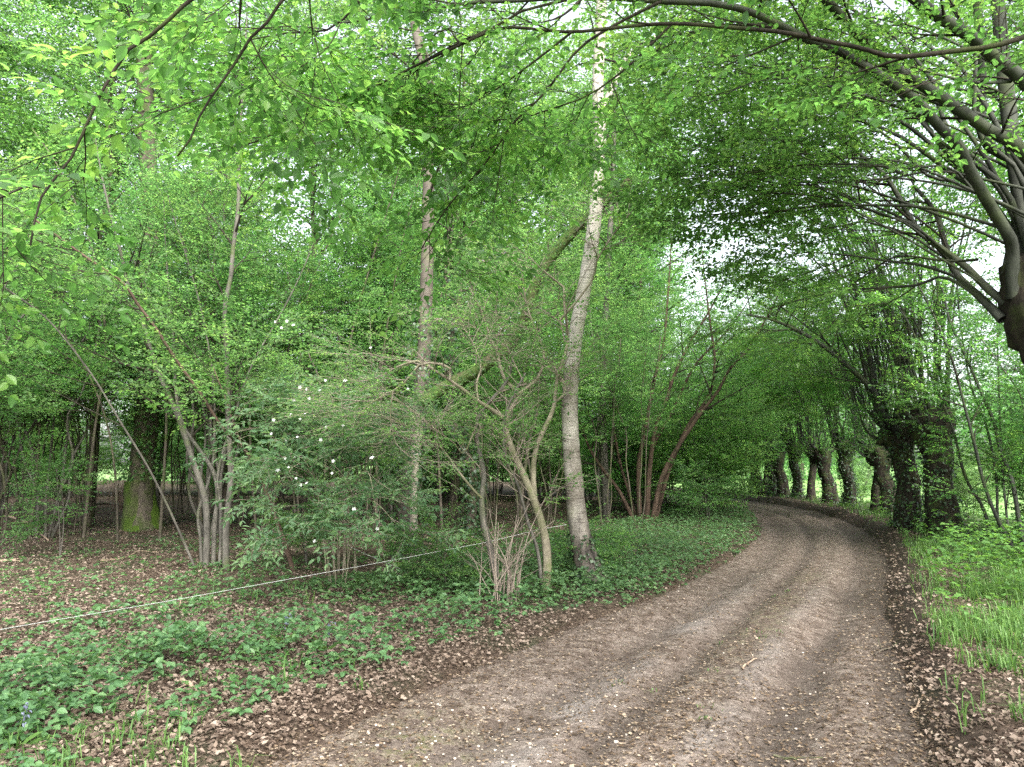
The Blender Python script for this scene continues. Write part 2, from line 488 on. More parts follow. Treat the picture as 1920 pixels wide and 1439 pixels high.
def plain(name, c, rough=.8, spec=.2):
    m, n, out = new_mat(name)
    p = n.nodes.new("ShaderNodeBsdfPrincipled"); p.inputs["Base Color"].default_value = (*c, 1)
    p.inputs["Roughness"].default_value = rough; p.inputs["Specular IOR Level"].default_value = spec
    t = noise(n, 14, 3); n.links.new(mixc(n, t.outputs[0], tuple(x * .75 for x in c), tuple(min(1, x * 1.2) for x in c)), p.inputs["Base Color"])
    n.links.new(p.outputs[0], out.inputs[0])
    return m

M_HORN = leaf_mat("hornbeam leaf", (.035, .08, .03), (.07, .145, .048), (.11, .20, .058), (.215, .50, .10), .38, .57, .46)
M_HAZEL = leaf_mat("hazel leaf", (.04, .09, .036), (.078, .155, .055), (.12, .21, .066), (.22, .49, .125), .3, .57, .52)
M_WOOD = leaf_mat("woodland leaf", (.045, .095, .04), (.085, .16, .058), (.13, .22, .07), (.24, .52, .135), .28, .58, .52)
M_TALL = leaf_mat("tall tree leaf", (.035, .08, .034), (.07, .14, .048), (.11, .195, .06), (.185, .43, .09), .3, .56, .5)
M_PALE = leaf_mat("mock orange leaf", (.05, .11, .055), (.08, .155, .078), (.115, .205, .09), (.19, .39, .14), .3, .46, .5)
M_IVY = leaf_mat("ivy leaf", (.02, .05, .022), (.035, .075, .03), (.055, .105, .04), (.08, .17, .05), .5, .3, .4)
M_BRAM = leaf_mat("bramble leaf", (.04, .095, .038), (.075, .15, .06), (.125, .21, .08), (.17, .35, .10), .4, .36, .48)
M_GRASS = leaf_mat("grass blade", (.05, .11, .03), (.085, .16, .04), (.12, .21, .06), (.18, .34, .07), .3, .4, .5)
M_DEAD = leaf_mat("dead leaf", (.045, .031, .022), (.11, .082, .06), (.225, .18, .142), (.10, .06, .035), .25, .12, .65)
M_CHIP = leaf_mat("dry scrap", (.03, .019, .013), (.10, .064, .041), (.25, .195, .15), (.08, .05, .03), .2, .1, .7)
M_TWIG = plain("twig bark", (.032, .027, .021), .9, .1)
M_HBARK = bark_mat("hornbeam bark", (.018, .019, .016), (.062, .066, .054), (.055, .07, .028), .35, 5, (1, 1, .35), .4)
M_HDARK = bark_mat("pollard bark", (.009, .008, .006), (.042, .034, .027), (.05, .06, .022), .35, 9, (1, 1, .22), 1.0)
M_GBARK = bark_mat("grey hazel bark", (.04, .037, .032), (.13, .12, .102), (.06, .075, .03), .25, 9, (1, 1, .3), .4)
M_DBARK = bark_mat("dark bark", (.028, .024, .02), (.11, .092, .072), (.05, .07, .02), .45, 8, (1, 1, .2), .9)
M_RBARK = bark_mat("red brown bark", (.032, .022, .016), (.10, .068, .05), (.07, .075, .035), .2, 7, (1, 1, .4), .5)
M_PBARK = bark_mat("pale shrub bark", (.10, .086, .062), (.255, .225, .168), (.10, .11, .05), .4, 8, (1, 1, .5), .5)
M_MBARK = bark_mat("mossy broken bark", (.03, .024, .018), (.12, .085, .06), (.055, .085, .022), .75, 6, (1, 1, 1), 1.0)
M_MFOOT = bark_mat("mossy foot bark", (.03, .026, .018), (.10, .085, .06), (.05, .085, .012), .9, 4, (1, 1, .4), 1.0)
M_BIRCH = birch_mat("birch bark", .75, (.30, .275, .24), (.105, .09, .072))
M_BIRCH2 = birch_mat("brown birch bark", .2, (.075, .063, .05), (.036, .03, .024), (.30, .265, .215))
M_DRY = plain("dry twig", (.20, .165, .135), .9, .1)
M_STICK = bark_mat("stick bark", (.12, .085, .06), (.36, .27, .20), (.10, .09, .06), .1, 10, (1, 1, 1), .5)
M_BLOOM = leaf_mat("white petal", (.60, .62, .60), (.67, .68, .66), (.72, .73, .70), (.55, .57, .53), .2, .3, .5)
M_CORD = plain("white cord", (.46, .47, .45), .6, .3)

# ------------------------------------------------------------------ ground, track, field
def ground_mat():
    m, n, out = new_mat("forest floor")
    a = noise(n, .9, 5, .6); b = noise(n, 22, 6, .7); c = noise(n, 70, 4, .7)
    r = ramp(n, [(.34, (.014, .010, .008)), (.5, (.06, .042, .031)), (.66, (.16, .118, .09))]); n.links.new(b.outputs[0], r.inputs[0])
    r2 = ramp(n, [(.4, (.022, .016, .012)), (.6, (.11, .08, .06))]); n.links.new(c.outputs[0], r2.inputs[0])
    col = mixc(n, .45, r.outputs[0], r2.outputs[0])
    col = mixc(n, maprange(n, a.outputs[0], .5, .68, 0, .6), col, (.035, .06, .028))
    v = attr(n, "verge"); col = mixc(n, math_(n, 'MULTIPLY', v, maprange(n, b.outputs[0], .35, .6, .3, .85)), col, (.05, .09, .03))
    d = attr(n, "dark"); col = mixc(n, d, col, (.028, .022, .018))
    p = n.nodes.new("ShaderNodeBsdfPrincipled"); p.inputs["Roughness"].default_value = .95; p.inputs["Specular IOR Level"].default_value = .1
    n.links.new(col, p.inputs["Base Color"])
    bp = n.nodes.new("ShaderNodeBump"); bp.inputs["Strength"].default_value = .9; bp.inputs["Distance"].default_value = .04
    n.links.new(math_(n, 'ADD', b.outputs[0], math_(n, 'MULTIPLY', c.outputs[0], .4)), bp.inputs["Height"]); n.links.new(bp.outputs[0], p.inputs["Normal"])
    n.links.new(p.outputs[0], out.inputs[0])
    return m
def track_mat():
    m, n, out = new_mat("dirt track")
    a = noise(n, 1.1, 5, .62); b = noise(n, 9, 6, .7, dist=.4); c = noise(n, 55, 5, .7); e = noise(n, 130, 3, .6)
    s_ = attr(n, "lat")
    r = ramp(n, [(.38, (.060, .044, .035)), (.5, (.132, .103, .085)), (.62, (.215, .178, .152))]); n.links.new(b.outputs[0], r.inputs[0])
    col = r.outputs[0]
    col = mixc(n, maprange(n, c.outputs[0], .46, .58, 0, .8), col, (.048, .033, .024))
    clay = math_(n, 'MULTIPLY', attr(n, "clay"), maprange(n, a.outputs[0], .36, .6))
    col = mixc(n, math_(n, 'MULTIPLY', math_(n, 'MULTIPLY', clay, .75), maprange(n, c.outputs[0], .68, .4, .35, 1)), col, (.225, .205, .195))
    col = mixc(n, math_(n, 'MULTIPLY', attr(n, "rut"), .75), col, (.042, .034, .029))
    col = mixc(n, math_(n, 'MULTIPLY', attr(n, "moss"), maprange(n, b.outputs[0], .48, .62)), col, (.065, .065, .024))
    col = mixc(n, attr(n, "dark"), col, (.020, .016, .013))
    col = mixc(n, maprange(n, e.outputs[0], .63, .68, 0, .8), col, (.27, .23, .19))
    p = n.nodes.new("ShaderNodeBsdfPrincipled"); p.inputs["Roughness"].default_value = .95; p.inputs["Specular IOR Level"].default_value = .12
    n.links.new(col, p.inputs["Base Color"])
    bp = n.nodes.new("ShaderNodeBump"); bp.inputs["Strength"].default_value = .8; bp.inputs["Distance"].default_value = .025
    n.links.new(math_(n, 'ADD', b.outputs[0], math_(n, 'MULTIPLY', c.outputs[0], .5)), bp.inputs["Height"]); n.links.new(bp.outputs[0], p.inputs["Normal"])
    n.links.new(p.outputs[0], out.inputs[0])
    return m
def field_mat():
    m, n, out = new_mat("meadow")
    a = noise(n, .12, 4, .6); b = noise(n, 6, 5, .7)
    r = ramp(n, [(.3, (.10, .20, .045)), (.7, (.17, .28, .07))]); n.links.new(a.outputs[0], r.inputs[0])
    col = mixc(n, maprange(n, b.outputs[0], .4, .7, 0, .6), r.outputs[0], (.07, .15, .03))
    p = n.nodes.new("ShaderNodeBsdfPrincipled"); p.inputs["Roughness"].default_value = .9
    n.links.new(col, p.inputs["Base Color"]); n.links.new(p.outputs[0], out.inputs[0])
    return m

def spaced(lo, hi, c, n, k=2.2):
    t = np.linspace(-1, 1, n); t = np.sign(t) * np.abs(t) ** k
    return np.where(t < 0, c + t * (c - lo), c + t * (hi - c))
gx = spaced(-60, 26, 0, 420); gy = spaced(-12, 70, 5, 420)
X, Yg = np.meshgrid(gx, gy); xf, yf = X.ravel(), Yg.ravel()
sa = lateral(xf, yf); hg = h_ground(xf, yf, sa)
a = Acc(); nx = len(gx)
i = (np.arange(len(gy) - 1)[:, None] * nx + np.arange(nx - 1)[None, :]).ravel()
cut = (sa[0] < 7.2)
Fq = np.stack([i, i + 1, i + nx + 1, i + nx], -1); Fq = Fq[cut[Fq].all(1)]
a.add(np.stack([xf, yf, hg], -1), Fq, 0, smooth=True)
hwv = halfw(sa[1])
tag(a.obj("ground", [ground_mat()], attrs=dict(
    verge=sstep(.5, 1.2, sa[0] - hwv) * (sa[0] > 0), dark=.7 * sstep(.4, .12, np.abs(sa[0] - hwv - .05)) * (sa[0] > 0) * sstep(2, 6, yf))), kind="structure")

av = np.concatenate([np.arange(0, A0 + 2, .25), np.arange(A0 + 2, A0 + 14, .035), np.arange(A0 + 14, CLL[-1] - .5, .12)])
sv = np.linspace(-2.2, 2.2, 90)
AA, SS = np.meshgrid(av, sv, indexing='ij'); AA, SS = AA.ravel(), SS.ravel()
tx, ty = track_xy(AA, SS)
tz = h_track(SS, AA, tx, ty)
a = Acc(); k = len(sv)
i = (np.arange(len(av) - 1)[:, None] * k + np.arange(k - 1)[None, :]).ravel()
a.add(np.stack([tx, ty, tz], -1), np.stack([i, i + 1, i + k + 1, i + k], -1), 0, smooth=True)
dist = AA - A0
clay = sstep(15, 6, dist) * (np.exp(-((SS + .5) / .22) ** 2) + .8 * np.exp(-((SS - .42) / .13) ** 2) + .5 * np.exp(-((SS + .95) / .3) ** 2) * sstep(7, 4, dist)) * sstep(.3, .55, fbm(tx * 1.2 + 3, ty * 1.2, 3) + .08)
rut = np.exp(-((SS - .78) / .2) ** 2) + .8 * np.exp(-((SS + .12) / .13) ** 2) + .5 * np.exp(-((SS + .75) / .2) ** 2)
rut = np.clip(rut * (.2 + 1.3 * fbm(AA * .8, SS * 2, 3)), 0, 1)
mossm = np.exp(-((tx + .55) / .35) ** 2 - ((ty - 4.6) / .6) ** 2) + .7 * np.exp(-((SS - .15) / .22) ** 2) * sstep(5, 9, dist) * sstep(.45, .6, fbm(tx, ty, 3))
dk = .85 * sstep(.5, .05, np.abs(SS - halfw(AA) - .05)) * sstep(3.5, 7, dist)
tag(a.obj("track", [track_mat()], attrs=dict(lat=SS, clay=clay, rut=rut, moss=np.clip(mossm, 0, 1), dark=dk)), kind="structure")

a = Acc()
fx = np.concatenate([np.linspace(0, 30, 20), np.linspace(36, 900, 30)])
avf = np.arange(0, CLL[-1], 2.0)
pts = []
for q in avf:
    x0, y0 = track_xy(q, 6.6)
    pts.append((x0, y0))
pts = np.array(pts)
# a wide sheet a little below the wood floor, out to the horizon
gxx = np.concatenate([-np.geomspace(900, 1, 40), [0], np.geomspace(1, 900, 40)]); gyy = gxx.copy() + 20
X2, Y2 = np.meshgrid(gxx, gyy)
z2 = -.42 + .25 * (fbm(X2.ravel() * .05, Y2.ravel() * .05, 3) - .5) + .0 * X2.ravel()
k = len(gxx); i = (np.arange(len(gyy) - 1)[:, None] * k + np.arange(k - 1)[None, :]).ravel()
a.add(np.stack([X2.ravel(), Y2.ravel(), z2], -1), np.stack([i, i + 1, i + k + 1, i + k], -1), 0, smooth=True)
tag(a.obj("field", [field_mat()]), kind="structure")

# ------------------------------------------------------------------ ground stuff
def scatter(rng, n, ymin, ymax, xr=.75, power=1.0):
    """Points in the wedge in front of the camera, thinning out with distance."""
    r = ymin * (ymax / ymin) ** (rng.random(n) ** power)
    x = rng.uniform(-xr, xr, n) * r
    return x, r
def flat_leaves(acc, x, y, z, rng, L, W, up=.5, m=0, detail=0, curl=.6):
    n = len(x); az = rng.random(n) * 2 * math.pi
    d = np.stack([np.cos(az), np.sin(az), rng.normal(0, up * .5, n)], -1)
    V, F, r = put_leaves(np.stack([x, y, z], -1), d, L, W, rng.normal(0, curl, n), detail, rng)
    acc.add(V, F, m, r)

g = rng_(21)
x, y = scatter(g, 260000, 3.4, 36)
s_, al = lateral(x, y); hw = halfw(al)
ok = ((s_ < -hw + .1 - .25 * g.random(len(x))) & (s_ > -40)) | ((s_ > hw - .05) & (s_ < hw + 3) & (g.random(len(x)) < .5))
dens = fbm(x * .8 + 50, y * .8, 3)
ok &= g.random(len(x)) < sstep(.25, .5, dens) * .85 + .15
x, y = x[ok], y[ok]
a = Acc(); n = len(x)
sz = g.uniform(.016, .046, n) * (1 + .014 * y)
flat_leaves(a, x, y, land(x, y) + g.uniform(.003, .04, n), g, sz, sz * g.uniform(.4, .75, n), .7, 0, 0, .75)
tag(a.obj("leaf_litter", [M_DEAD]), "carpet of dry brown fallen leaves on the wood floor", "leaf litter", kind="stuff")

# small leaf scraps, chips and pale stones on the track
x, y = scatter(g, 150000, 3.2, 26)
s_, al = lateral(x, y); hw = halfw(al)
ok = np.abs(s_) < hw + .1
edge = np.abs(s_ / hw)
ok &= g.random(len(x)) < .18 + .6 * sstep(.45, 1.0, edge) + .4 * sstep(.48, .62, fbm(x * 1.6, y * 1.6, 3)) + .5 * np.exp(-((s_ - .1) / .22) ** 2)
x, y, s_ = x[ok], y[ok], s_[ok]; n = len(x)
a = Acc(); sz = g.uniform(.007, .03, n) ** 1.0 * (1 + .02 * y)
flat_leaves(a, x, y, land(x, y) + g.uniform(.006, .016, n), g, sz, sz * g.uniform(.3, .9, n), .25, 0, 0, .3)
x, y = scatter(g, 5000, 3.2, 14); s_, al = lateral(x, y); ok = np.abs(s_) < 1.2; x, y = x[ok], y[ok]; n = len(x)
az = g.random(n) * 6.28; L = g.uniform(.02, .09, n)
P0 = np.stack([x, y, land(x, y) + .010], -1); dd = np.stack([np.cos(az), np.sin(az), g.normal(0, .05, n)], -1)
V, F, r = put_leaves(P0, dd, L, np.full(n, .004), np.zeros(n), 0, g); a.add(V, F, 0, r * .5)
tag(a.obj("debris", [M_CHIP]), "scattered leaf scraps and bits of twig on the track", "debris", kind="stuff")

def stone(acc, p, r, rng):
    th = np.linspace(0, 2 * math.pi, 7, endpoint=False)
    V = []
    for zz, k in ((-.3, .8), (.15, 1.0), (.45, .6)):
        q = r * k * rng.uniform(.75, 1.2, 7)
        V.append(np.stack([q * np.cos(th), q * np.sin(th) * .75, np.full(7, zz * r)], -1))
    V.append(np.array([[0, 0, .55 * r]])); V = np.concatenate(V)
    i = np.arange(7); j = (i + 1) % 7
    acc.add(V + p, [np.stack([i, j, 7 + j, 7 + i], -1), np.stack([7 + i, 7 + j, 14 + j, 14 + i], -1), np.stack([14 + i, 14 + j, np.full(7, 21)], -1)], 0, np.full(22, rng.random()), True)
M_STONE = plain("pale stone", (.33, .29, .245), .85, .2)
a = Acc()
x, y = scatter(g, 4200, 3.2, 14); s_, al = lateral(x, y)
pr = np.exp(-((x + .3) / .8) ** 2 - ((y - 4.4) / .9) ** 2) + .10
ok = (np.abs(s_) < 1.45) & (g.random(len(x)) < pr); x, y = x[ok], y[ok]
zz = land(x, y)
for k in range(len(x)): stone(a, np.array([x[k], y[k], zz[k] + .004]), g.uniform(.004, .012) * (1 if g.random() < .94 else 1.7), g)
tag(a.obj("gravel", [M_STONE]), "small pale stones trodden into the track", "gravel", kind="stuff")

# bramble, ivy and herb ground cover
def cover(rng, n, ymin, ymax, dens, hmax, L, acc, tri=True, m=0):
    x, y = scatter(rng, n, ymin, ymax)
    d = dens(x, y); ok = rng.random(n) < d
    x, y, d = x[ok], y[ok], d[ok]; n = len(x)
    z = land(x, y) + rng.random(n) ** .8 * hmax * (.25 + d) + .015
    az = rng.random(n) * 6.28; sz = rng.uniform(.6, 1.2, n) * L * (1 + .015 * y)
    base = np.stack([x, y, z], -1)
    for k, da in enumerate((0, 1.25, -1.25) if tri else (0,)):
        dd = np.stack([np.cos(az + da), np.sin(az + da), rng.normal(-.1, .3, n)], -1)
        V, F, r = put_leaves(base, dd, sz, sz * .72, rng.normal(0, .35, n), 1 if ymax < 11 else 0, rng)
        acc.add(V, F, m, np.clip(r * .6 + np.repeat(rng.random(n), len(V) // n) * .4, 0, 1))
    return x, y, z
def blob(x, y, cx, cy_, r): return np.exp(-((x - cx) ** 2 + (y - cy_) ** 2) / r ** 2)
def d_bram(x, y):
    s_, al = lateral(x, y); out = sstep(.15, .7, -s_ - halfw(al))
    b = blob(x, y, -3.2, 4.5, 1.1) + .95 * blob(x, y, -1.3, 6.5, .85) + .9 * blob(x, y, -.5, 7.2, .55) + .9 * blob(x, y, -.5, 8.8, 1.0) + .6 * blob(x, y, -3.2, 7.4, 1.2) + .5 * blob(x, y, -2.4, 5.6, .7)
    return np.clip(b * sstep(.46, .62, fbm(x * 1.9, y * 1.9, 3)) + .22 * sstep(.54, .66, fbm(x * 1.5 + 7, y * 1.5, 3)), 0, 1) * out
def d_mat(x, y):
    s_, al = lateral(x, y); hw = halfw(al)
    band = sstep(-.1, .15, -s_ - hw) * sstep(4.2, 2.5, -s_ - hw) * sstep(8.2, 9.8, y)
    mid = sstep(-9, -6, x) * sstep(8.5, 10, y) * .22 * sstep(.50, .62, fbm(x * .8, y * .8, 3))
    return np.clip(band + mid * (s_ < -hw), 0, 1)
a = Acc(); cover(g, 26000, 3.3, 10.5, d_bram, .24, .052, a)
tag(a.obj("undergrowth", [M_BRAM]), "low bramble and ivy patches on the left of the track", "undergrowth", kind="stuff")
a = Acc(); cover(g, 90000, 8, 36, d_mat, .20, .05, a)
tag(a.obj("ground_cover", [M_BRAM]), "dense leafy mat along the inside of the bend", "ground cover", kind="stuff")

def d_herb(x, y):
    s_, al = lateral(x, y)
    return sstep(.2, .9, -s_ - halfw(al)) * (.12 + .5 * sstep(.5, .66, fbm(x * 1.3 + 70, y * 1.3, 3)))
a = Acc(); cover(g, 26000, 4.2, 26, d_herb, .14, .04, a)
tag(a.obj("herbs", [M_HAZEL]), "sparse fresh green seedlings and herbs pushing up through the leaf litter", "herbs", kind="stuff")

def grass(acc, rng, n, ymin, ymax, dens, h, m=0):
    x, y = scatter(rng, n, ymin, ymax, .85); d = dens(x, y); ok = rng.random(n) < d
    x, y, d = x[ok], y[ok], d[ok]; n = len(x); k = 7
    x = np.repeat(x, k) + rng.normal(0, .035, n * k); y = np.repeat(y, k) + rng.normal(0, .035, n * k); n *= k
    z = land(x, y); az = rng.random(n) * 6.28; H = h * rng.uniform(.4, 1.25, n); lean = rng.uniform(.25, 1.25, n)
    wv = rng.uniform(.0022, .0045, n) * (1 + .05 * y)
    dx, dy = np.cos(az), np.sin(az)
    p0 = np.stack([x, y, z], -1); p1 = p0 + np.stack([dx * lean * H * .25, dy * lean * H * .25, H * .6], -1); p2 = p0 + np.stack([dx * lean * H, dy * lean * H, H * (1 - .42 * lean)], -1)
    sx = np.stack([-dy * wv, dx * wv, 0 * wv], -1)
    V = np.stack([p0 - sx, p0 + sx, p1 + sx * .8, p1 - sx * .8, p2], 1).reshape(-1, 3); b = (np.arange(n) * 5)[:, None]
    acc.add(V, [b + np.array([0, 1, 2, 3]), b + np.array([3, 2, 4])], m, np.repeat(rng.random(n), 5))
def d_grass(x, y):
    s_, al = lateral(x, y); hw = halfw(al)
    return sstep(.15, .45, s_ - hw) * sstep(6, 3.5, s_ - hw) * np.clip(sstep(.43, .57, fbm(x * 1.4 + 3, y * 1.4, 3)) + .16 * sstep(6, 9, y), 0, 1)
def d_grassl(x, y): return np.clip(.9 * blob(x, y, -2.2, 4.2, .55) + .5 * blob(x, y, -1.5, 5.4, .35) + .5 * blob(x, y, -2.6, 9.4, 1.6), 0, 1) * (lateral(x, y)[0] < -1.5)
def d_mid(x, y):
    s_, al = lateral(x, y)
    return .5 * np.exp(-((s_ - .1) / .3) ** 2) * sstep(.52, .64, fbm(x * 1.5, y * 1.5, 3)) * sstep(4, 8, y) * sstep(20, 14, y)
a = Acc(); grass(a, g, 26000, 4.5, 42, d_grass, .20); grass(a, g, 1500, 3.4, 12, d_grassl, .17); grass(a, g, 5000, 4, 20, d_mid, .035)
tag(a.obj("grass", [M_GRASS]), "bright tufts of grass along the right verge", "grass", kind="stuff")
# leafy weeds under the pollards
def d_weed(x, y):
    s_, al = lateral(x, y); hw = halfw(al)
    return sstep(.25, .7, s_ - hw) * sstep(7, 4, s_ - hw) * sstep(6, 10, y) * (.35 + .65 * sstep(.4, .6, fbm(x * .8 + 31, y * .8, 3)))
a = Acc(); cover(g, 42000, 6, 48, d_weed, .55, .06, a)
tag(a.obj("weeds", [leaf_mat("nettle leaf", (.05, .13, .035), (.08, .18, .045), (.12, .23, .06), (.18, .40, .06), .3, .45, .5)]), "leafy green weeds at the feet of the pollards", "weeds", kind="stuff")

# ------------------------------------------------------------------ traced trees
def trace(pix, Y, r0, r1, n=None, ground=True, sink=.06):
    """Pixel polyline (photo pixels) at depth Y (or Y start, end) -> smooth path and radii."""
    k = len(pix); Ys = np.linspace(Y[0], Y[1], k) if hasattr(Y, '__len__') else np.full(k, Y)
    P = np.array([at(px, py, yy) for (px, py), yy in zip(pix, Ys)])
    if ground: P[0, 2] = land(P[0, 0], P[0, 1])[0] - sink
    L = np.linalg.norm(np.diff(P, axis=0), axis=1).sum()
    n = n or max(8, int(L / .12))
    P = catmull(P, n); t = np.linspace(0, 1, n)
    return P, r0 + (r1 - r0) * t ** .8
def extend(st, rng, L, up=.6):
    """Let a traced stem run on upwards beyond what was traced."""
    P, R = st; d = unit(P[-1] - P[-4]); m = 8
    e = unit(d + np.array([0, 0, up])); B = bez(P[-1], P[-1] + d * L * .5, P[-1] + d * L * .4 + e * L * .6, m)
    return np.vstack([P, B[1:]]), np.concatenate([R, np.linspace(R[-1], .006, m)[1:]])
def stem_part(name, st, mat, parent, origin, sides=8, rough=.06, seed=1, label=None):
    a = Acc(); tube(a, st[0], st[1], sides, 0, rough, rng_(seed))
    o = a.obj(name, [mat], parent, origin)
    if label: o["label"] = label
    return o

# --- the leaning birch in front
st = trace([(1112, 1098), (1097, 1045), (1083, 980), (1076, 905), (1070, 830), (1068, 760), (1072, 690), (1080, 625), (1092, 560), (1106, 480), (1116, 400), (1121, 330), (1125, 250), (1121, 180), (1123, 100), (1127, 30), (1129, -60), (1135, -200)], (10.1, 10.9), .122, .072, 110)
flare = .11 * np.exp(-np.linspace(0, 1, 110) * 26)
st = (st[0], st[1] + flare)
base = np.array([st[0][0][0], st[0][0][1], land(st[0][0][0], st[0][0][1])[0]])
birch = thing("birch_tree", base, "leaning pale birch with a dark furrowed foot beside the track", "tree")
stem_part("trunk", st, M_BIRCH, birch, base, 18, .055, 5)
b1 = trace([(1130, 205), (1147, 167), (1173, 113), (1193, 93), (1233, 67), (1257, 50), (1300, 0)], (10.8, 11.2), .05, .025, ground=False)
stem_part("limb", b1, M_BIRCH, birch, base, 8, .05, 6)
b2 = trace([(1118, 385), (1128, 362), (1150, 355), (1165, 350)], (10.6, 10.3), .04, .022, ground=False)
stem_part("branch_stub", b2, M_MBARK, birch, base, 8, .2, 7)
a = Acc(); top = (st[0][68:], st[1][68:])
leafy(a, [top, b1], rng_(31), 9, 4, (1.5, 1.1), (.7, .4), .2, .34, SPR_MID, rise=-.1)
a.obj("crown", [M_WOOD, M_TWIG], birch, base)
# ivy round its foot
def ivy_on(P, R, rng, n, t0, t1, L=.05, lift=.02):
    m = len(P); t = t0 + (t1 - t0) * rng.random(n) ** 1.3; q = t * (m - 1); i = np.minimum(q.astype(int), m - 2); f = (q - i)[:, None]
    c = P[i] * (1 - f) + P[i + 1] * f; r = R[i]; az = rng.random(n) * 6.28
    o = np.stack([np.cos(az), np.sin(az), 0 * az], -1); p = c + o * (r + lift * rng.random(n) * 2)[:, None]
    d = np.stack([rng.normal(0, .5, n), rng.normal(0, .5, n), -1 + rng.normal(0, .5, n)], -1); d = unit(d + o * .5)
    sz = rng.uniform(.6, 1.3, n) * L
    return put_leaves(p, d, sz, sz * .95, rng.normal(0, .5, n), 0, rng, up=o)
a = Acc(); V, F, r = ivy_on(st[0], st[1], rng_(3), 420, 0.0, .075, .05); a.add(V, F, 0, r); a.obj("ivy", [M_IVY], birch, base)

# --- the second, browner birch behind the flowering shrub
st = trace([(770, 1052), (763, 985), (767, 905), (775, 825), (788, 745), (795, 655), (800, 505), (803, 355), (801, 210), (795, 130), (780, 60), (760, -40)], (12.4, 13.2), .16, .07, 90)
st = (st[0], st[1] + .06 * np.exp(-np.linspace(0, 1, 90) * 20))
base2 = np.array([st[0][0][0], st[0][0][1], land(st[0][0][0], st[0][0][1])[0]])
birch2 = thing("birch_tree", base2, "upright brown barked birch with one pale flaking patch, behind the white flowering shrub", "tree")
stem_part("trunk", st, M_BIRCH2, birch2, base2, 14, .08, 8)
b1 = trace([(800, 215), (812, 180), (806, 120), (790, 75)], 13.0, .045, .02, ground=False); stem_part("limb", b1, M_DBARK, birch2, base2, 7, .1, 9)
a = Acc(); leafy(a, [(st[0][45:], st[1][45:])], rng_(32), 10, 5, (2.2, 1.4), (.8, .5), .15, .34, SPR_MID, rise=.0); a.obj("crown", [M_WOOD, M_TWIG], birch2, base2)
a = Acc(); V, F, r = ivy_on(st[0], st[1], rng_(4), 1500, 0.0, .42, .06, .16); a.add(V, F, 0, r); a.obj("ivy", [M_IVY], birch2, base2)

# --- the broken trunk leaning across between the two birches
st = trace([(790, 755), (835, 728), (875, 708), (905, 690), (960, 642), (988, 585), (1012, 515), (1060, 452), (1110, 402), (1150, 362), (1182, 340)], (12.2, 11.0), .10, .06, ground=False)
lb = st[0][0]
logt = thing("broken_trunk", lb, "mossy broken trunk hung up slantwise between the two birches", "fallen trunk")
stem_part("trunk", st, M_MBARK, logt, lb, 10, .16, 12)
for q, (pp, yy) in enumerate([([(985, 590), (1005, 577), (1021, 560)], 11.5), ([(1005, 590), (1030, 580), (1042, 578)], 11.5), ([(960, 628), (910, 630), (860, 632)], 11.7), ([(1075, 438), (1110, 400), (1122, 350)], 10.9)]):
    stem_part("branch_stub", trace(pp, yy, .022, .012, ground=False), M_DBARK, logt, lb, 6, .15, 13 + q)
a = Acc(); V, F, r = ivy_on(st[0], st[1], rng_(5), 900, 0.1, .9, .045, .05); a.add(V, F, 0, r); a.obj("ivy", [M_WOOD], logt, lb)

# --- grey hazel clump at the left
hz = [trace(p, y, r0, r1) for p, y, r0, r1 in (
    ([(386, 1062), (388, 985), (382, 927), (360, 860), (334, 783), (301, 707), (283, 657), (263, 590), (240, 533), (228, 480), (212, 420)], (11.7, 12.4), .055, .022),
    ([(424, 1072), (424, 985), (433, 900), (430, 833), (427, 767), (425, 667), (421, 583), (433, 517), (437, 467), (447, 383), (448, 267), (452, 200)], (11.5, 12.3), .052, .028),
    ([(400, 1064), (402, 985), (408, 930), (400, 885), (375, 845), (345, 800), (330, 740), (326, 650), (318, 560)], (11.8, 13.5), .042, .018),
    ([(412, 1066), (414, 960), (408, 905), (414, 860), (440, 780), (470, 690), (520, 600)], (11.7, 12.9), .026, .012),
    ([(368, 1052), (333, 990), (310, 940), (285, 890), (262, 850), (225, 790), (170, 700), (90, 600), (10, 540)], (11.8, 10.6), .019, .009),
    ([(378, 1060), (376, 1010), (372, 960), (395, 890), (402, 820), (398, 700), (372, 560), (330, 420)], (11.9, 13.5), .028, .012))]
hb = np.array([*hz[0][0][0][:2], land(*hz[0][0][0][:2])[0]])
hazel = thing("hazel_clump", hb, "grey multi-stemmed hazel clump rising from the leafy floor", "tree")
for q, s in enumerate(hz):
    stem_part("stem", extend(s, rng_(q), 2.0), M_GBARK, hazel, hb, 8, .07, 20 + q)
a = Acc(); g = rng_(33)
leafy(a, [extend(s, rng_(q), 2.0) for q, s in enumerate(hz)], g, 11, 5, (1.4, 1.8), (.8, .6), .40, .44, SPR_MID, rise=.35)
a.obj("crown", [M_HAZEL, M_TWIG], hazel, hb)

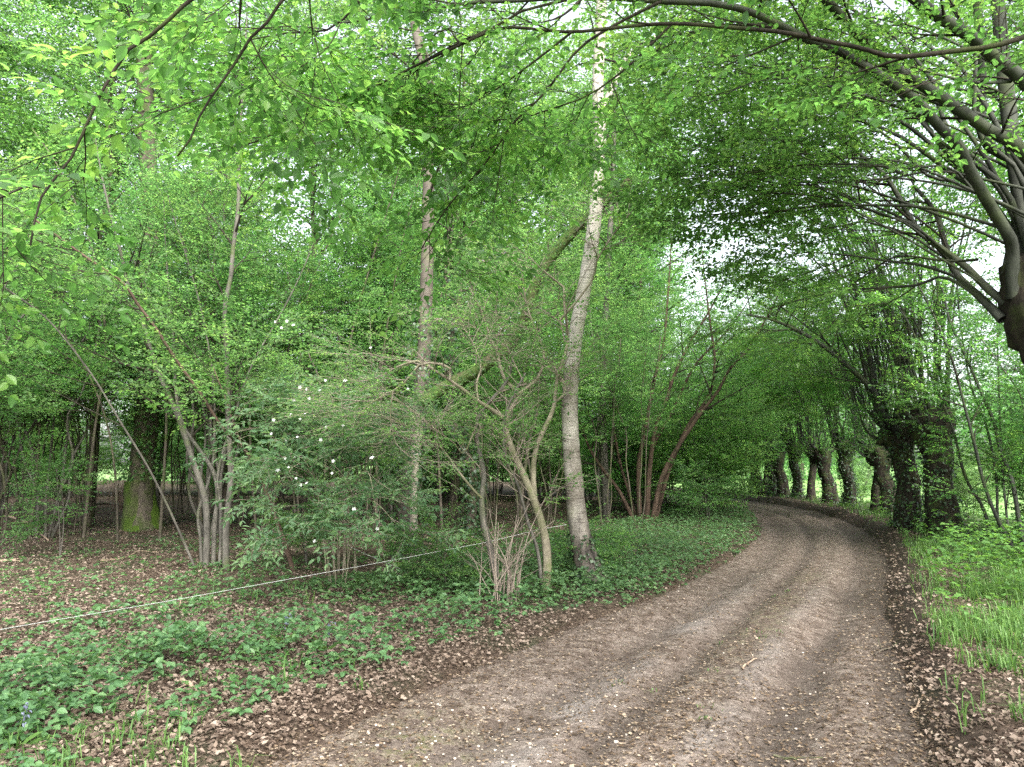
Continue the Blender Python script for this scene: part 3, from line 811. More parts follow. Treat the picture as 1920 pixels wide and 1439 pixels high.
# --- red brown leaning stem
st = trace([(553, 1082), (536, 1025), (520, 980), (501, 927), (470, 862), (450, 833), (423, 810), (400, 777), (377, 740), (350, 703), (320, 660), (293, 617), (260, 573), (230, 530), (187, 500), (130, 460), (90, 430), (40, 395)], (11.1, 9.4), .034, .011)
rb = np.array([*st[0][0][:2], land(*st[0][0][:2])[0]])
red = thing("leaning_tree", rb, "slender red brown stem bowed far over leftwards in front of the hazel clump", "tree")
stem_part("trunk", st, M_RBARK, red, rb, 9, .08, 30)
tw = trace([(455, 838), (440, 800), (430, 770), (418, 735), (400, 690)], 10.4, .012, .006, ground=False); stem_part("limb", tw, M_RBARK, red, rb, 6, .05, 31)
a = Acc(); leafy(a, [(st[0][int(len(st[0])*.6):], st[1][int(len(st[0])*.6):]), tw], rng_(34), 10, 4, (.9, 1.2), (.6, .4), .1, .3, SPR_MID, rise=.5); a.obj("crown", [M_HAZEL, M_TWIG], red, rb)

# --- thick dark trunk with a mossy foot
st = trace([(270, 985), (263, 930), (266, 870), (275, 800), (280, 700), (283, 600), (281, 400), (276, 250), (270, 60), (268, -150)], (18.0, 18.6), .30, .17, 80)
st = (st[0], st[1] + .16 * np.exp(-np.linspace(0, 1, 80) * 30))
ob = np.array([*st[0][0][:2], land(*st[0][0][:2])[0]])
oak = thing("oak_tree", ob, "thick dark trunk with a bright mossy foot deeper in the wood", "tree")
stem_part("trunk", st, M_DBARK, oak, ob, 16, .07, 40)
a = Acc(); tube(a, st[0][:7], st[1][:7] + .012, 16, 0, .10, rng_(41)); a.obj("mossy_foot", [M_MFOOT], oak, ob)
a = Acc(); V, F, r = ivy_on(st[0], st[1], rng_(6), 1900, 0.08, .5, .085, .12); a.add(V, F, 0, r); a.obj("ivy", [M_WOOD], oak, ob)
a = Acc(); leafy(a, [(st[0][38:], st[1][38:])], rng_(35), 18, 9, (3.4, 2.2), (1.3, .9), .0, .42, SPR_FAR, rise=.15); a.obj("crown", [M_WOOD, M_TWIG], oak, ob)

# --- crooked pale shrub left of the birch
P_ = lambda *a: list(a)
cs = [
    ("stem", [(1022, 1108), (1026, 1045), (1016, 985), (996, 925), (976, 880), (958, 840), (946, 800), (949, 785)], (9.7, 9.8), .065, .042, M_PBARK),
    ("limb", [(949, 787), (920, 767), (897, 753), (867, 730), (843, 713), (807, 690), (783, 677), (740, 690)], (9.8, 9.2), .032, .010, M_PBARK),
    ("limb", [(949, 785), (970, 740), (951, 717), (940, 697), (930, 653), (919, 633), (905, 590), (880, 540)], (9.8, 10.2), .034, .010, M_PBARK),
    ("limb", [(968, 742), (997, 720), (1012, 703), (1020, 660), (1000, 610), (985, 560), (978, 500)], (9.8, 10.3), .022, .008, M_PBARK),
    ("stem", [(1004, 962), (1000, 880), (1008, 833), (1037, 767), (1043, 717), (1051, 688), (1063, 650), (1063, 607), (1058, 573), (1058, 543), (1052, 535), (1017, 507), (990, 480)], (9.75, 10.0), .04, .012, M_PBARK),
    ("limb", [(1050, 600), (1083, 563), (1113, 520), (1120, 487), (1160, 427), (1200, 380)], (9.9, 9.6), .018, .007, M_PBARK),
    ("limb", [(1040, 755), (1055, 742), (1060, 730), (1052, 705)], 9.85, .016, .010, M_PBARK),
    ("stem", [(938, 1112), (930, 1083), (918, 1027), (907, 987), (903, 933), (907, 890), (897, 840), (892, 800), (907, 767), (924, 747), (952, 712), (965, 660)], (9.6, 9.9), .05, .014, M_GBARK),
    ("stem", [(1018, 1110), (1008, 1033), (990, 980), (970, 907), (950, 867), (944, 827), (950, 770), (985, 700)], (9.7, 9.5), .026, .010, M_GBARK),
    ("limb", [(903, 935), (877, 907), (847, 867), (827, 840), (773, 807), (735, 782)], (9.7, 9.2), .020, .007, M_PBARK),
    ("limb", [(843, 713), (840, 687), (790, 683), (763, 713), (737, 733), (690, 760), (660, 797)], (9.4, 9.0), .016, .007, M_PBARK),
    ("limb", [(737, 733), (732, 777), (737, 813), (743, 835)], 9.1, .009, .005, M_PBARK),
    ("limb", [(892, 800), (870, 850), (850, 830), (815, 805), (775, 770), (730, 745)], (9.7, 9.3), .012, .005, M_PBARK),
    ("limb", [(897, 753), (893, 720), (902, 690), (890, 650), (860, 600)], (9.6, 9.8), .016, .006, M_PBARK)]
sb = foot(985, 1110)
shrub = thing("crooked_shrub", sb, "crooked pale barked shrub with twisting stems beside the leaning birch", "shrub")
allst = []
for q, (nm, px, yy, r0, r1, mt) in enumerate(cs):
    s = trace(px, yy, r0, r1, ground=(nm == "stem" and px[0][1] > 1050)); allst.append(s)
    stem_part(nm, s, mt, shrub, sb, 8, .10, 50 + q)
a = Acc()
leafy(a, [s for s in allst], rng_(36), 5, 4, (.55, .8), (.4, .3), .45, .22, SPR_SMALL, rise=.35, scale=(.8, 1.3))
for P, Rr in allst:
    for b, q in sub_branches(P, Rr, g, 7, .45, 1, .8, .6, rise=.4): 
        tube(a, b, q * .7, 4, 1, cap=False)
        for c_, e_ in sub_branches(b, q * .6, g, 5, .2, 1, .35, .25, rise=.2, pts=5): tube(a, c_, e_ * .6, 3, 1, cap=False)
a.obj("crown", [M_HAZEL, M_DRY], shrub, sb)

# --- ivy-clad dark trunk behind the crooked shrub
st = trace([(880, 990), (888, 900), (870, 840), (853, 800), (842, 745), (846, 650), (838, 520), (850, 380)], (16.5, 17), .12, .05)
vb = np.array([*st[0][0][:2], land(*st[0][0][:2])[0]])
iv = thing("ivy_clad_tree", vb, "dark trunk wrapped in ivy standing behind the crooked shrub", "tree")
stem_part("trunk", st, M_DBARK, iv, vb, 10, .1, 70)
a = Acc(); V, F, r = ivy_on(st[0], st[1], rng_(7), 1800, 0.0, .8, .075, .10); a.add(V, F, 0, r); a.obj("ivy", [M_IVY], iv, vb)
a = Acc(); leafy(a, [(st[0][int(len(st[0])*.5):], st[1][int(len(st[0])*.5):])], rng_(37), 10, 6, (1.6, 1.3), (.8, .6), .1, .35, SPR_MID); a.obj("crown", [M_WOOD, M_TWIG], iv, vb)

# --- dead brushy shrub in front
g = rng_(38); db = foot(948, 1128)
dead = thing("dead_shrub", db, "bare greyish dead shrub of thin upright twigs at the track edge", "shrub")
a = Acc()
for k in range(26):
    p0 = db + np.array([g.normal(0, .10), g.normal(0, .08), -.03]); H = g.uniform(.5, 1.25); d = np.array([g.normal(0, .28), g.normal(0, .2), 1])
    B = wob(bez(p0, p0 + np.array([0, 0, H * .5]), p0 + d * H, 8), .025, g); r = np.linspace(g.uniform(.006, .014), .003, 8)
    tube(a, B, r, 5, 0, cap=False)
    for b, q in sub_branches(B, r, g, 3, .4, .95, .3, .2, rise=.3): tube(a, b, q * .8, 3, 0, cap=False)
a.obj("twigs", [M_DRY], dead, db)

# --- fanned rusty coppice at the bend
cq = [trace(p, y, r0, r1) for p, y, r0, r1 in (
    ([(1200, 962), (1197, 880), (1205, 830), (1222, 740), (1232, 690), (1245, 640), (1252, 560)], (20.5, 21), .075, .03),
    ([(1212, 965), (1218, 880), (1230, 800), (1250, 750), (1262, 710), (1290, 650), (1320, 600)], (20.3, 20.5), .085, .03),
    ([(1222, 967), (1240, 900), (1270, 840), (1310, 780), (1345, 735), (1370, 690), (1400, 660), (1412, 640)], (20.2, 19.5), .085, .03),
    ([(1226, 966), (1255, 880), (1290, 800), (1330, 740), (1340, 680), (1335, 630)], (20.4, 20.0), .07, .03),
    ([(1192, 962), (1160, 920), (1130, 880), (1105, 840), (1090, 800)], (20.5, 20.3), .06, .03),
    ([(1197, 963), (1175, 910), (1163, 870), (1150, 800)], (20.8, 21.5), .05, .03),
    ([(1206, 964), (1222, 850), (1262, 770), (1300, 690), (1345, 640)], (20.9, 21.5), .06, .03))]
qb = np.array([*cq[1][0][0][:2], land(*cq[1][0][0][:2])[0]])
cop = thing("coppice_stool", qb, "rusty stemmed coppice fanning out of one stool at the inside of the bend", "tree")
for q, s in enumerate(cq): stem_part("stem", extend(s, rng_(q + 60), 2.5), M_RBARK, cop, qb, 8, .08, 80 + q)
a = Acc(); leafy(a, [extend(s, rng_(q + 60), 2.5) for q, s in enumerate(cq)], rng_(39), 8, 5, (1.6, 1.8), (.9, .6), .42, .36, SPR_MID, rise=.3); a.obj("crown", [M_WOOD, M_TWIG], cop, qb)

# --- grey trunk between birch and coppice
st = trace([(1138, 965), (1133, 870), (1130, 780), (1131, 680), (1140, 500), (1150, 300), (1150, 80)], (21.5, 22), .12, .06)
tb = np.array([*st[0][0][:2], land(*st[0][0][:2])[0]])
gt = thing("young_tree", tb, "straight grey trunk standing between the leaning birch and the rusty coppice", "tree")
stem_part("trunk", st, M_GBARK, gt, tb, 10, .06, 90)
a = Acc(); leafy(a, [(st[0][int(len(st[0])*.4):], st[1][int(len(st[0])*.4):])], rng_(40), 16, 7, (2.6, 1.9), (1.1, .8), .0, .36, SPR_FAR); a.obj("crown", [M_WOOD, M_TWIG], gt, tb)

# --- white flowering shrub
fb = foot(640, 1075)
flower = thing("flowering_shrub", fb, "pale green arching shrub sprinkled with white starry blossoms", "shrub")
g = rng_(42); fst = []
for k in range(13):
    a_ = g.uniform(-2.0, .7); d = np.array([math.sin(a_) * .9, -abs(math.cos(a_)) * .5, 0]); H = g.uniform(1.7, 3.0); ou = g.uniform(.4, 1.25)
    p0 = fb + np.array([g.normal(0, .15), g.normal(0, .12), -.03])
    P = wob(bez(p0, p0 + d * ou * .25 + np.array([0, 0, H * 1.15]), p0 + d * ou * 1.25 + np.array([0, 0, H * .85]), 16), .03, g); fst.append((P, np.linspace(.010, .003, 16)))
    stem_part("stem", fst[-1], M_PBARK, flower, fb, 5, .05, 100 + k)
for k, px in enumerate(([(620, 1075), (600, 930), (560, 870), (520, 925), (500, 1000)], [(640, 1075), (660, 930), (690, 885), (708, 985)], [(632, 1075), (618, 950), (600, 960), (588, 1008)], [(645, 1075), (670, 960), (700, 940), (740, 980)], [(625, 1075), (590, 900), (545, 850), (515, 880)])):
    fst.append(trace(px, (9.6, 9.1), .007, .003)); stem_part("stem", fst[-1], M_PBARK, flower, fb, 5, .05, 130 + k)
a = Acc(); leafy(a, fst, g, 6, 2, (.5, .6), (.35, .25), .3, .25, SPR_PALE, rise=-.1, scale=(.7, 1.15), roll=.5); a.obj("crown", [M_PALE, M_DRY], flower, fb)
bl = [(830, 60), (1500, 210), (1160, 455), (1310, 455), (970, 505), (1020, 520), (1120, 530), (925, 605), (1040, 590), (1135, 615), (900, 710), (1010, 705), (770, 750), (970, 745), (1165, 805), (1295, 795), (950, 880), (1125, 900), (865, 905), (755, 855), (930, 1025), (860, 1040), (805, 1130), (885, 1105), (940, 1190), (975, 1240), (1020, 1225), (1220, 1060), (1510, 1035), (1210, 1150), (1780, 520), (1375, 1420), (785, 15), (870, 10), (920, 40), (1548, 1568), (1080, 1660), (728, 1660), (1360, 1420), (1510, 1050), (1000, 900), (1060, 480), (990, 640)]
for k, (zx, zy) in enumerate(bl[:38]):
    px, py = 320 + zx / 4, 600 + zy / 4; big = k in (28, 35, 36, 37, 22)
    p = at(px, py, g.uniform(8.55, 9.0)); n = 5; r = g.uniform(.014, .021) * (1.45 if big else 1.0)
    nrm = unit(np.array([g.normal(0, .4), -1, g.normal(.5, .4)])); u = unit(np.cross(nrm, (0, 0, 1.0))); v = np.cross(nrm, u)
    an = np.arange(n) * 2 * math.pi / n + g.random() * 6
    D = np.cos(an)[:, None] * u + np.sin(an)[:, None] * v + nrm * .18
    a = Acc(); V, F, rr = put_leaves(np.tile(p, (n, 1)), D, np.full(n, r * 1.15), np.full(n, r * .85), np.zeros(n), 1, g, up=nrm * np.ones((n, 3))); a.add(V, F, 0, rr)
    a.obj("blossom", [M_BLOOM], flower, fb)

# --- thin dark stems standing in front of the wood
SG = "thin dark stems at the near edge of the wood"
for q, (px, d, r0, lab) in enumerate((
    ([(300, 1003), (308, 880), (312, 760), (304, 600), (312, 450), (300, 330)], 15.5, .034, "thin dark upright stem just right of the mossy footed trunk"),
    ([(482, 1000), (470, 850), (466, 700), (452, 560), (430, 440), (380, 330)], 15.6, .030, "thin dark stem bending left behind the bowed red brown stem"),
    ([(512, 985), (516, 860), (510, 740), (522, 600), (560, 470)], 16.3, .028, "thin dark stem crossing behind the lower end of the red brown stem"),
    ([(562, 992), (556, 850), (562, 700), (575, 560), (640, 400)], 16.0, .030, "thin dark stem seen through the left of the flowering shrub"),
    ([(648, 985), (642, 800), (657, 640), (700, 480), (745, 330), (770, 200)], 16.2, .036, "thin dark stem rising above the flowering shrub and leaning right"),
    ([(706, 992), (708, 820), (722, 640), (762, 420), (802, 290)], 16.0, .034, "thin dark stem between flowering shrub and brown birch"),
    ([(58, 980), (74, 800), (58, 640), (18, 480), (-40, 380)], 15.8, .034, "thin dark stem leaning out at the left edge"),
    ([(158, 985), (176, 820), (198, 650), (176, 480), (118, 330), (60, 240)], 15.7, .036, "wavy dark stem left of the mossy footed trunk"),
    ([(222, 1000), (215, 880), (190, 760), (130, 640), (50, 560)], 15.0, .026, "thin stem bowed low to the left before the mossy footed trunk"),
    ([(830, 1000), (822, 860), (812, 720), (826, 560), (868, 430)], 15.4, .030, "thin stem between the brown birch and the ivy clad trunk"))):
    s = trace(px, (d, d + .6), r0, .010); o = np.array([*s[0][0][:2], land(*s[0][0][:2])[0]]); r = thing("sapling", o, lab, "sapling", SG)
    stem_part("trunk", s, M_DBARK, r, o, 7, .07, 400 + q)
    a = Acc(); leafy(a, [s], rng_(420 + q), 7, 3, (.9, .7), (.5, .3), .55, .46, SPR_MID, rise=.15); a.obj("crown", [M_WOOD, M_TWIG], r, o)

# --- cords
def cord(pts, label, r=.0023):
    P = catmull(np.array(pts), 60); a = Acc(); tube(a, P, np.full(60, r), 5); o = P[0]
    tag(a.obj("fence_cord", [M_CORD], None, o), label, "cord")
e0 = at(-330, 1246, 4.0)
cord([e0, at(0, 1181, 5.1), at(300, 1130, 6.6), at(560, 1083, 8.2), at(740, 1050, 9.2), at(918, 1016, 9.65)], "white fence cord strung low across the wood floor to the crooked shrub")
cord([at(600, 990, 12.4), at(660, 1027, 11.2), at(755, 1069, 10.0)], "short slack white cord crossing below the flowering shrub", .0024)
cord([at(918, 1016, 9.65), at(1000, 996, 9.9), at(1062, 984, 10.05)], "dull cord from the crooked shrub to the leaning birch", .0022)

# ------------------------------------------------------------------ pollards
def pollard_parts(root, seed, org, H=2.2, rad=.30, nl=16, reach=(1.5, 4.2), tall=(4.0, 6.5), ivy=0, bias=-1.0, mat=None, dens=1.0, sprays=None, lean=(0, 0), leaf=M_HORN):
    """Pollard facing -X: knobbly trunk, swollen head, many limbs arching over the track."""
    g = rng_(seed); o = np.asarray(org, float); mat = mat or M_HDARK; sprays = sprays or SPR_MID
    n = 22; t = np.linspace(0, 1, n)
    P = o + np.stack([lean[0] * t ** 1.3, lean[1] * t, -.06 + (H + .06) * t], -1); P = wob(P, .03, g)
    R = rad * (1.0 + .45 * np.exp(-t * 9) + .55 * sstep(.72, .95, t) - .12 * sstep(.15, .5, t))
    a = Acc(); tube(a, P, R, 18, 0, .10, g); a.obj("trunk", [mat], root, o)
    top = P[-1]; a = Acc()
    for k in range(9):                                          # the head: one lumpy mass of old cuts
        az = k * .7 + g.random() * .5; q = top + np.array([math.cos(az), math.sin(az), 0]) * rad * g.uniform(.7, 1.25) + np.array([0, 0, g.uniform(-.35, .15)])
        m = np.linspace(-1, 1, 8); rr = rad * g.uniform(.38, .62)
        tube(a, q + np.stack([0 * m, 0 * m, m * rr], -1) + (q - top) * .25 * m[:, None], rr * np.sqrt(np.clip(1.02 - m ** 2, .02, 1)), 9, 0, .18, g)
    a.obj("head", [mat], root, o)
    limbs = []
    for k in range(nl):
        az = g.uniform(0, 6.28); ou = np.array([math.cos(az), math.sin(az) * .9, 0])
        if g.random() < .4: ou = unit(ou * .7 + np.array([bias, 0, 0]))
        p0 = top + ou * rad * g.uniform(.25, 1.05) + np.array([0, 0, g.uniform(-.3, .25)])
        rc, tl = g.uniform(*reach), g.uniform(*tall)
        if ou[0] * bias < .3: rc *= .45
        el = g.uniform(.08, .55); pc = p0 + ou * el + np.array([0, 0, g.uniform(.25, .9)])
        B = np.vstack([bez(p0, p0 + ou * el * g.uniform(.6, 1.1) + np.array([0, 0, g.uniform(.0, .25)]), pc, 6)[:-1],
                       bez(pc, pc + ou * rc * g.uniform(.0, .35) + np.array([0, 0, tl * .55]), p0 + ou * rc + np.array([g.normal(0, .4), g.normal(0, .5), tl * g.uniform(.75, 1.0)]), 19)]); B = wob(B, .085, g)
        r0 = g.uniform(.012, .032) * (1.6 if k % 5 == 0 else 1) * max(rad, .24) / .27
        limbs.append((B, np.linspace(r0, .008, len(B)) + .022 * np.exp(-np.linspace(0, 1, len(B)) * 20)))
        stem_part("limb", limbs[-1], M_HBARK, root, o, 8, .05, seed * 10 + k)
    a = Acc()
    leafy(a, limbs, g, int(4.0 * dens), 4, (1.1, 1.4), (.8, .5), .24, .50, sprays, rise=.15, bias=(bias * .4, 0, 0))
    tuft = [(bez(top, top + d * .35 + np.array([0, 0, .1]), top + d * .8 + np.array([0, 0, g.uniform(-.2, .9)]), 6), np.linspace(.008, .003, 6)) for d in unit(g.normal(0, 1, (14, 3)) * np.array([1, 1, .3]))]
    leafy(a, tuft, g, 4, 0, (.4, .4), None, .3, .22, sprays, rise=.2, scale=(.5, .9))
    a.obj("crown", [leaf, M_TWIG], root, o)
    if ivy:
        a = Acc(); V, F, r = ivy_on(P, R, g, ivy, .05, 1.0, .06, .05); a.add(V, F, 0, r)
        q = top + g.normal(0, 1, (ivy // 2, 3)) * np.array([.5, .5, .55]) + np.array([0, 0, .45]); sz = g.uniform(.05, .09, len(q))
        V, F, r = put_leaves(q, g.normal(0, 1, q.shape) + np.array([0, 0, -.6]), sz, sz * .9, g.normal(0, .6, len(q)), 0, g); a.add(V, F, 0, r)
        a.obj("ivy", [M_IVY], root, o)
    return limbs

def row_spot(y, off):
    j = np.argmin(np.abs(CL[:, 1] - y)); t = CLT[j]
    x, yy = CL[j, 0] + off * t[1], CL[j, 1] - off * t[0]
    return np.array([x, yy, land(x, yy)[0]]), math.atan2(-t[0], t[1])
RG = "pollarded hornbeams along the right verge"
protos = []
for k, (ivy, H, rad, nl) in enumerate(((0, 1.95, .17, 21), (1100, 2.1, .20, 20), (350, 1.8, .25, 22))):
    r = thing("pollard_tree", (0, 0, 0), "x", "tree", RG)
    pollard_parts(r, 300 + k, (0, 0, 0), H, rad, nl, ivy=ivy, lean=((.22, .1), (-.12, -.1), (-.25, .15))[k])
    protos.append(r)
def put(root, first, loc, rz, s, label, group=None):
    if first:
        root.location = loc; root.rotation_euler = (0, 0, rz); root.scale = (s,) * 3; root["label"] = label
        if group: root["group"] = group
        return root
    return dup(root, loc, rz, s, label, group)
row = [(1662, 2.5, 2, .95, "slim dark pollard squeezed in just beyond the big dark pair"), (1636, 2.45, 0, 1.0, "bare reddish pollard, first beyond the big dark pair"), (1588, 2.5, 1, 1.0, "dark ivy-wrapped pollard, second beyond the big dark pair"),
       (1553, 2.5, 2, 1.0, "pollard with pale twiggy trunk, third beyond the big dark pair"), (1515, 2.5, 0, .95, "slim pollard with a knobbly head, fourth beyond the big dark pair"),
       (1492, 2.5, 1, .95, "leafy ivy-hung pollard, fifth beyond the big dark pair"), (1465, 2.5, 2, 1.0, "dark thick pollard, sixth beyond the big dark pair"),
       (1446, 2.5, 1, .95, "small ivy-grown pollard, seventh beyond the big dark pair"), (1432, 2.5, 0, .95, "pollard near the vanishing bend, eighth beyond the big dark pair"),
       (1420, 2.5, 2, .95, "pollard almost hidden by the bend, ninth beyond the big dark pair"), (1405, 2.5, 0, .95, "farthest pollard, half lost in leaves past the bend")]
used = set()
ys = np.arange(20, 46, .05)
for px, off, kd, s, lab in row:
    sp = [(abs((lambda q: q[0] / q[1])(row_spot(yy, off)[0]) - (px - CX) / F_PX), yy) for yy in ys if yy > 20]
    yy = min(sp)[1]; loc, rz = row_spot(yy, off)
    put(protos[kd], kd not in used, loc, rz + rng_(int(px)).normal(0, .2), s, lab, RG); used.add(kd)

# the big dark pair
for px, py, sd_, H, rad, nl, iv_, lab in ((1705, 990, 61, 2.15, .25, 26, 900, "stout ivy-covered pollard, the farther of the big dark pair at the verge"), (1772, 1000, 62, 2.3, .30, 30, 700, "stout pollard with a massive dark head, the nearer of the big dark pair")):
    loc = foot(px, py); loc = np.array([loc[0], loc[1], land(loc[0], loc[1])[0]])
    r = thing("pollard_tree", loc, lab, "tree", RG); j = np.argmin(np.abs(CL[:, 1] - loc[1])); r.rotation_euler = (0, 0, math.atan2(-CLT[j, 0], CLT[j, 1]))
    pollard_parts(r, sd_, (0, 0, 0), H, rad, nl, (1.8, 4.8), (5.0, 8.8), iv_, lean=(-.15, 0), dens=.6)
    if sd_ == 61:
        big_limb = trace([(1690, 815), (1653, 773), (1637, 733), (1590, 687), (1530, 640), (1480, 613), (1440, 598), (1400, 590)], (loc[1] - .2, loc[1] - 1.2), .085, .02, ground=False)
        lt = thing("hornbeam_bough", big_limb[0][0], "long pale bough sweeping from the big dark pair over the track", "bough")
        stem_part("branch", big_limb, M_HBARK, lt, big_limb[0][0], 9, .05, 63)
        a = Acc(); leafy(a, [big_limb], rng_(64), 12, 5, (1.4, 1.0), (.8, .5), .25, .33, SPR_MID, rise=.1); a.obj("crown", [M_HORN, M_TWIG], lt, big_limb[0][0])

# nearest pollard, its head at the right edge of the photo, boughs arching over the track
nb = np.array([5.35, 7.0, land(5.35, 7.0)[0]])
near = thing("pollard_tree", nb, "nearest pollard, its dark leaning trunk at the edge and boughs arching over the track", "tree", RG)
tr = trace([(2200, 1180), (2130, 950), (2065, 800), (2010, 700), (1972, 620), (1950, 560), (1935, 490)], (7.0, 7.3), .30, .22, 40); tr[0][0] = nb - np.array([0, 0, .06])
tr = (tr[0], tr[1] + .05 * np.exp(-((np.linspace(0, 1, 40) - .78) / .12) ** 2))
stem_part("trunk", tr, M_HDARK, near, nb, 22, .22, 200)
nl = [("limb", [(1893, 520), (1915, 400), (1900, 280), (1886, 160), (1876, 60), (1866, -60), (1850, -250)], (7.4, 8.2), .105, .06),
      ("limb", [(1900, 560), (1898, 470), (1890, 440), (1853, 380), (1820, 320), (1797, 273), (1760, 237), (1727, 197), (1673, 157), (1620, 123), (1567, 93), (1513, 73), (1487, 60), (1407, 23), (1337, 7), (1240, 3), (1100, -5), (960, 2), (880, 6), (740, 28), (640, 44)], (7.3, 5.2), .075, .008),
      ("limb", [(1935, 500), (1950, 350), (1913, 280), (1847, 240), (1780, 193), (1713, 150), (1663, 117), (1640, 90), (1600, 57), (1567, 20), (1540, -10), (1480, -80)], (7.2, 6.4), .080, .040),
      ("limb", [(1960, 480), (1990, 260), (1920, 153), (1867, 110), (1827, 73), (1780, 43), (1743, 20), (1710, -8), (1650, -60)], (7.0, 6.0), .085, .045),
      ("limb", [(1885, 570), (1850, 540), (1810, 500), (1770, 470), (1720, 430), (1660, 330), (1600, 280), (1560, 240), (1510, 220)], (7.4, 8.4), .05, .014),
      ("limb", [(1880, 600), (1840, 560), (1790, 510), (1770, 450), (1755, 400), (1715, 350)], (7.4, 8.5), .055, .02),
      ("limb", [(1905, 530), (1925, 330), (1845, 260), (1840, 120), (1830, -20), (1820, -160)], (7.5, 8.8), .07, .045),
      ("limb", [(1840, 560), (1770, 520), (1720, 535), (1650, 540), (1590, 545), (1510, 560), (1440, 580)], (7.6, 9.2), .022, .008),
      ("limb", [(1833, 487), (1780, 490), (1690, 480), (1650, 497), (1590, 540)], (7.4, 8.6), .018, .008),
      ("limb", [(1790, 340), (1740, 330), (1690, 280), (1640, 245), (1560, 265), (1500, 270), (1430, 260), (1340, 265)], (7.2, 7.8), .020, .006),
      ("limb", [(1700, 330), (1640, 310), (1500, 310), (1400, 325), (1315, 330)], (7.0, 7.6), .016, .005),
      ("limb", [(1895, 153), (1830, 155), (1760, 140), (1700, 122)], (6.8, 6.4), .020, .010)]
nst = []
for q, (nm, px, yy, r0, r1) in enumerate(nl):
    r0 *= .85
    s = trace(px, yy, r0, r1, ground=False); nst.append(s)
    stem_part(nm, s, M_HBARK, near, nb, 10, .05, 210 + q)
gq = rng_(45); main = [nst[q] for q in (0, 1, 2, 3, 4, 5, 6)]; q = 300
for k in range(24):                                            # thin side branches sweeping left over the track
    P, Rr = main[k % 7]; m = int(gq.uniform(.06, .55) * len(P)); p0 = P[m]; L = gq.uniform(1.4, 3.4)
    e = p0 + np.array([-L, gq.uniform(-.4, 2.6), gq.uniform(.1, .5) * L]); B = wob(bez(p0, p0 * .55 + e * .45 + np.array([0, 0, .22 * L]), e, 18), .04, gq)
    r0 = min(Rr[m] * .7, gq.uniform(.011, .022)); nst.append((B, np.linspace(r0, .004, 18))); q += 1; stem_part("limb", nst[-1], M_HBARK, near, nb, 6, .05, q)
hd2 = tr[0][-3]; upl = []
for k in range(9):                                             # long upper limbs arching across
    e = np.array([gq.uniform(1.7, 4.4), gq.uniform(7.4, 12.5), gq.uniform(6.2, 9.0)]); B = wob(bez(hd2, hd2 * .8 + e * .2 + np.array([0, 0, 2.6]), e, 24), .07, gq)
    upl.append((B, np.linspace(gq.uniform(.02, .034), .007, 24))); q += 1; stem_part("limb", upl[-1], M_HBARK, near, nb, 7, .05, q)
a = Acc(); leafy(a, upl, rng_(47), 7, 4, (1.5, 1.4), (.8, .5), .38, .46, SPR_MID, rise=.15); leafy(a, [nst[1]], rng_(46), 9, 2, (.9, .45), (.4, .3), .3, .34, SPR_NEAR, rise=.3, scale=(.6, .95)); leafy(a, nst[:1] + nst[2:], rng_(43), 6, 3, (1.0, .8), (.7, .5), .3, .38, SPR_NEAR, rise=.1, scale=(.7, 1.05)); a.obj("crown", [M_HORN, M_TWIG], near, nb)

# pollard beside the camera (its trunk outside the photo), boughs overhead
ob = np.array([3.5, 2.0, land(3.5, 2.0)[0]])
over = thing("pollard_tree", ob, "pollard out of frame whose dark thin boughs hang over the near end of the track", "tree", RG)
tp = np.linspace(0, 1, 16); P = ob + np.stack([-.1 * tp, 0 * tp, -.06 + 2.5 * tp], -1)
stem_part("trunk", (P, .3 + .1 * sstep(.7, 1, tp)), M_HDARK, over, ob, 14, .1, 230)
hd = P[-1]
def from_head(px, yy, r0, r1, pre=(0, 0, 1.2)):
    s = np.array([at(x, y_, t) for (x, y_), t in zip(px, np.linspace(yy[0], yy[1], len(px)))])
    S = np.vstack([hd, hd * .55 + s[0] * .45 + np.array(pre), s]); n = max(20, int(np.linalg.norm(np.diff(S, axis=0), axis=1).sum() / .1))
    return catmull(S, n), r0 + (r1 - r0) * np.linspace(0, 1, n)
def side(px, yy, r0, r1): return trace(px, yy, r0, r1, ground=False)
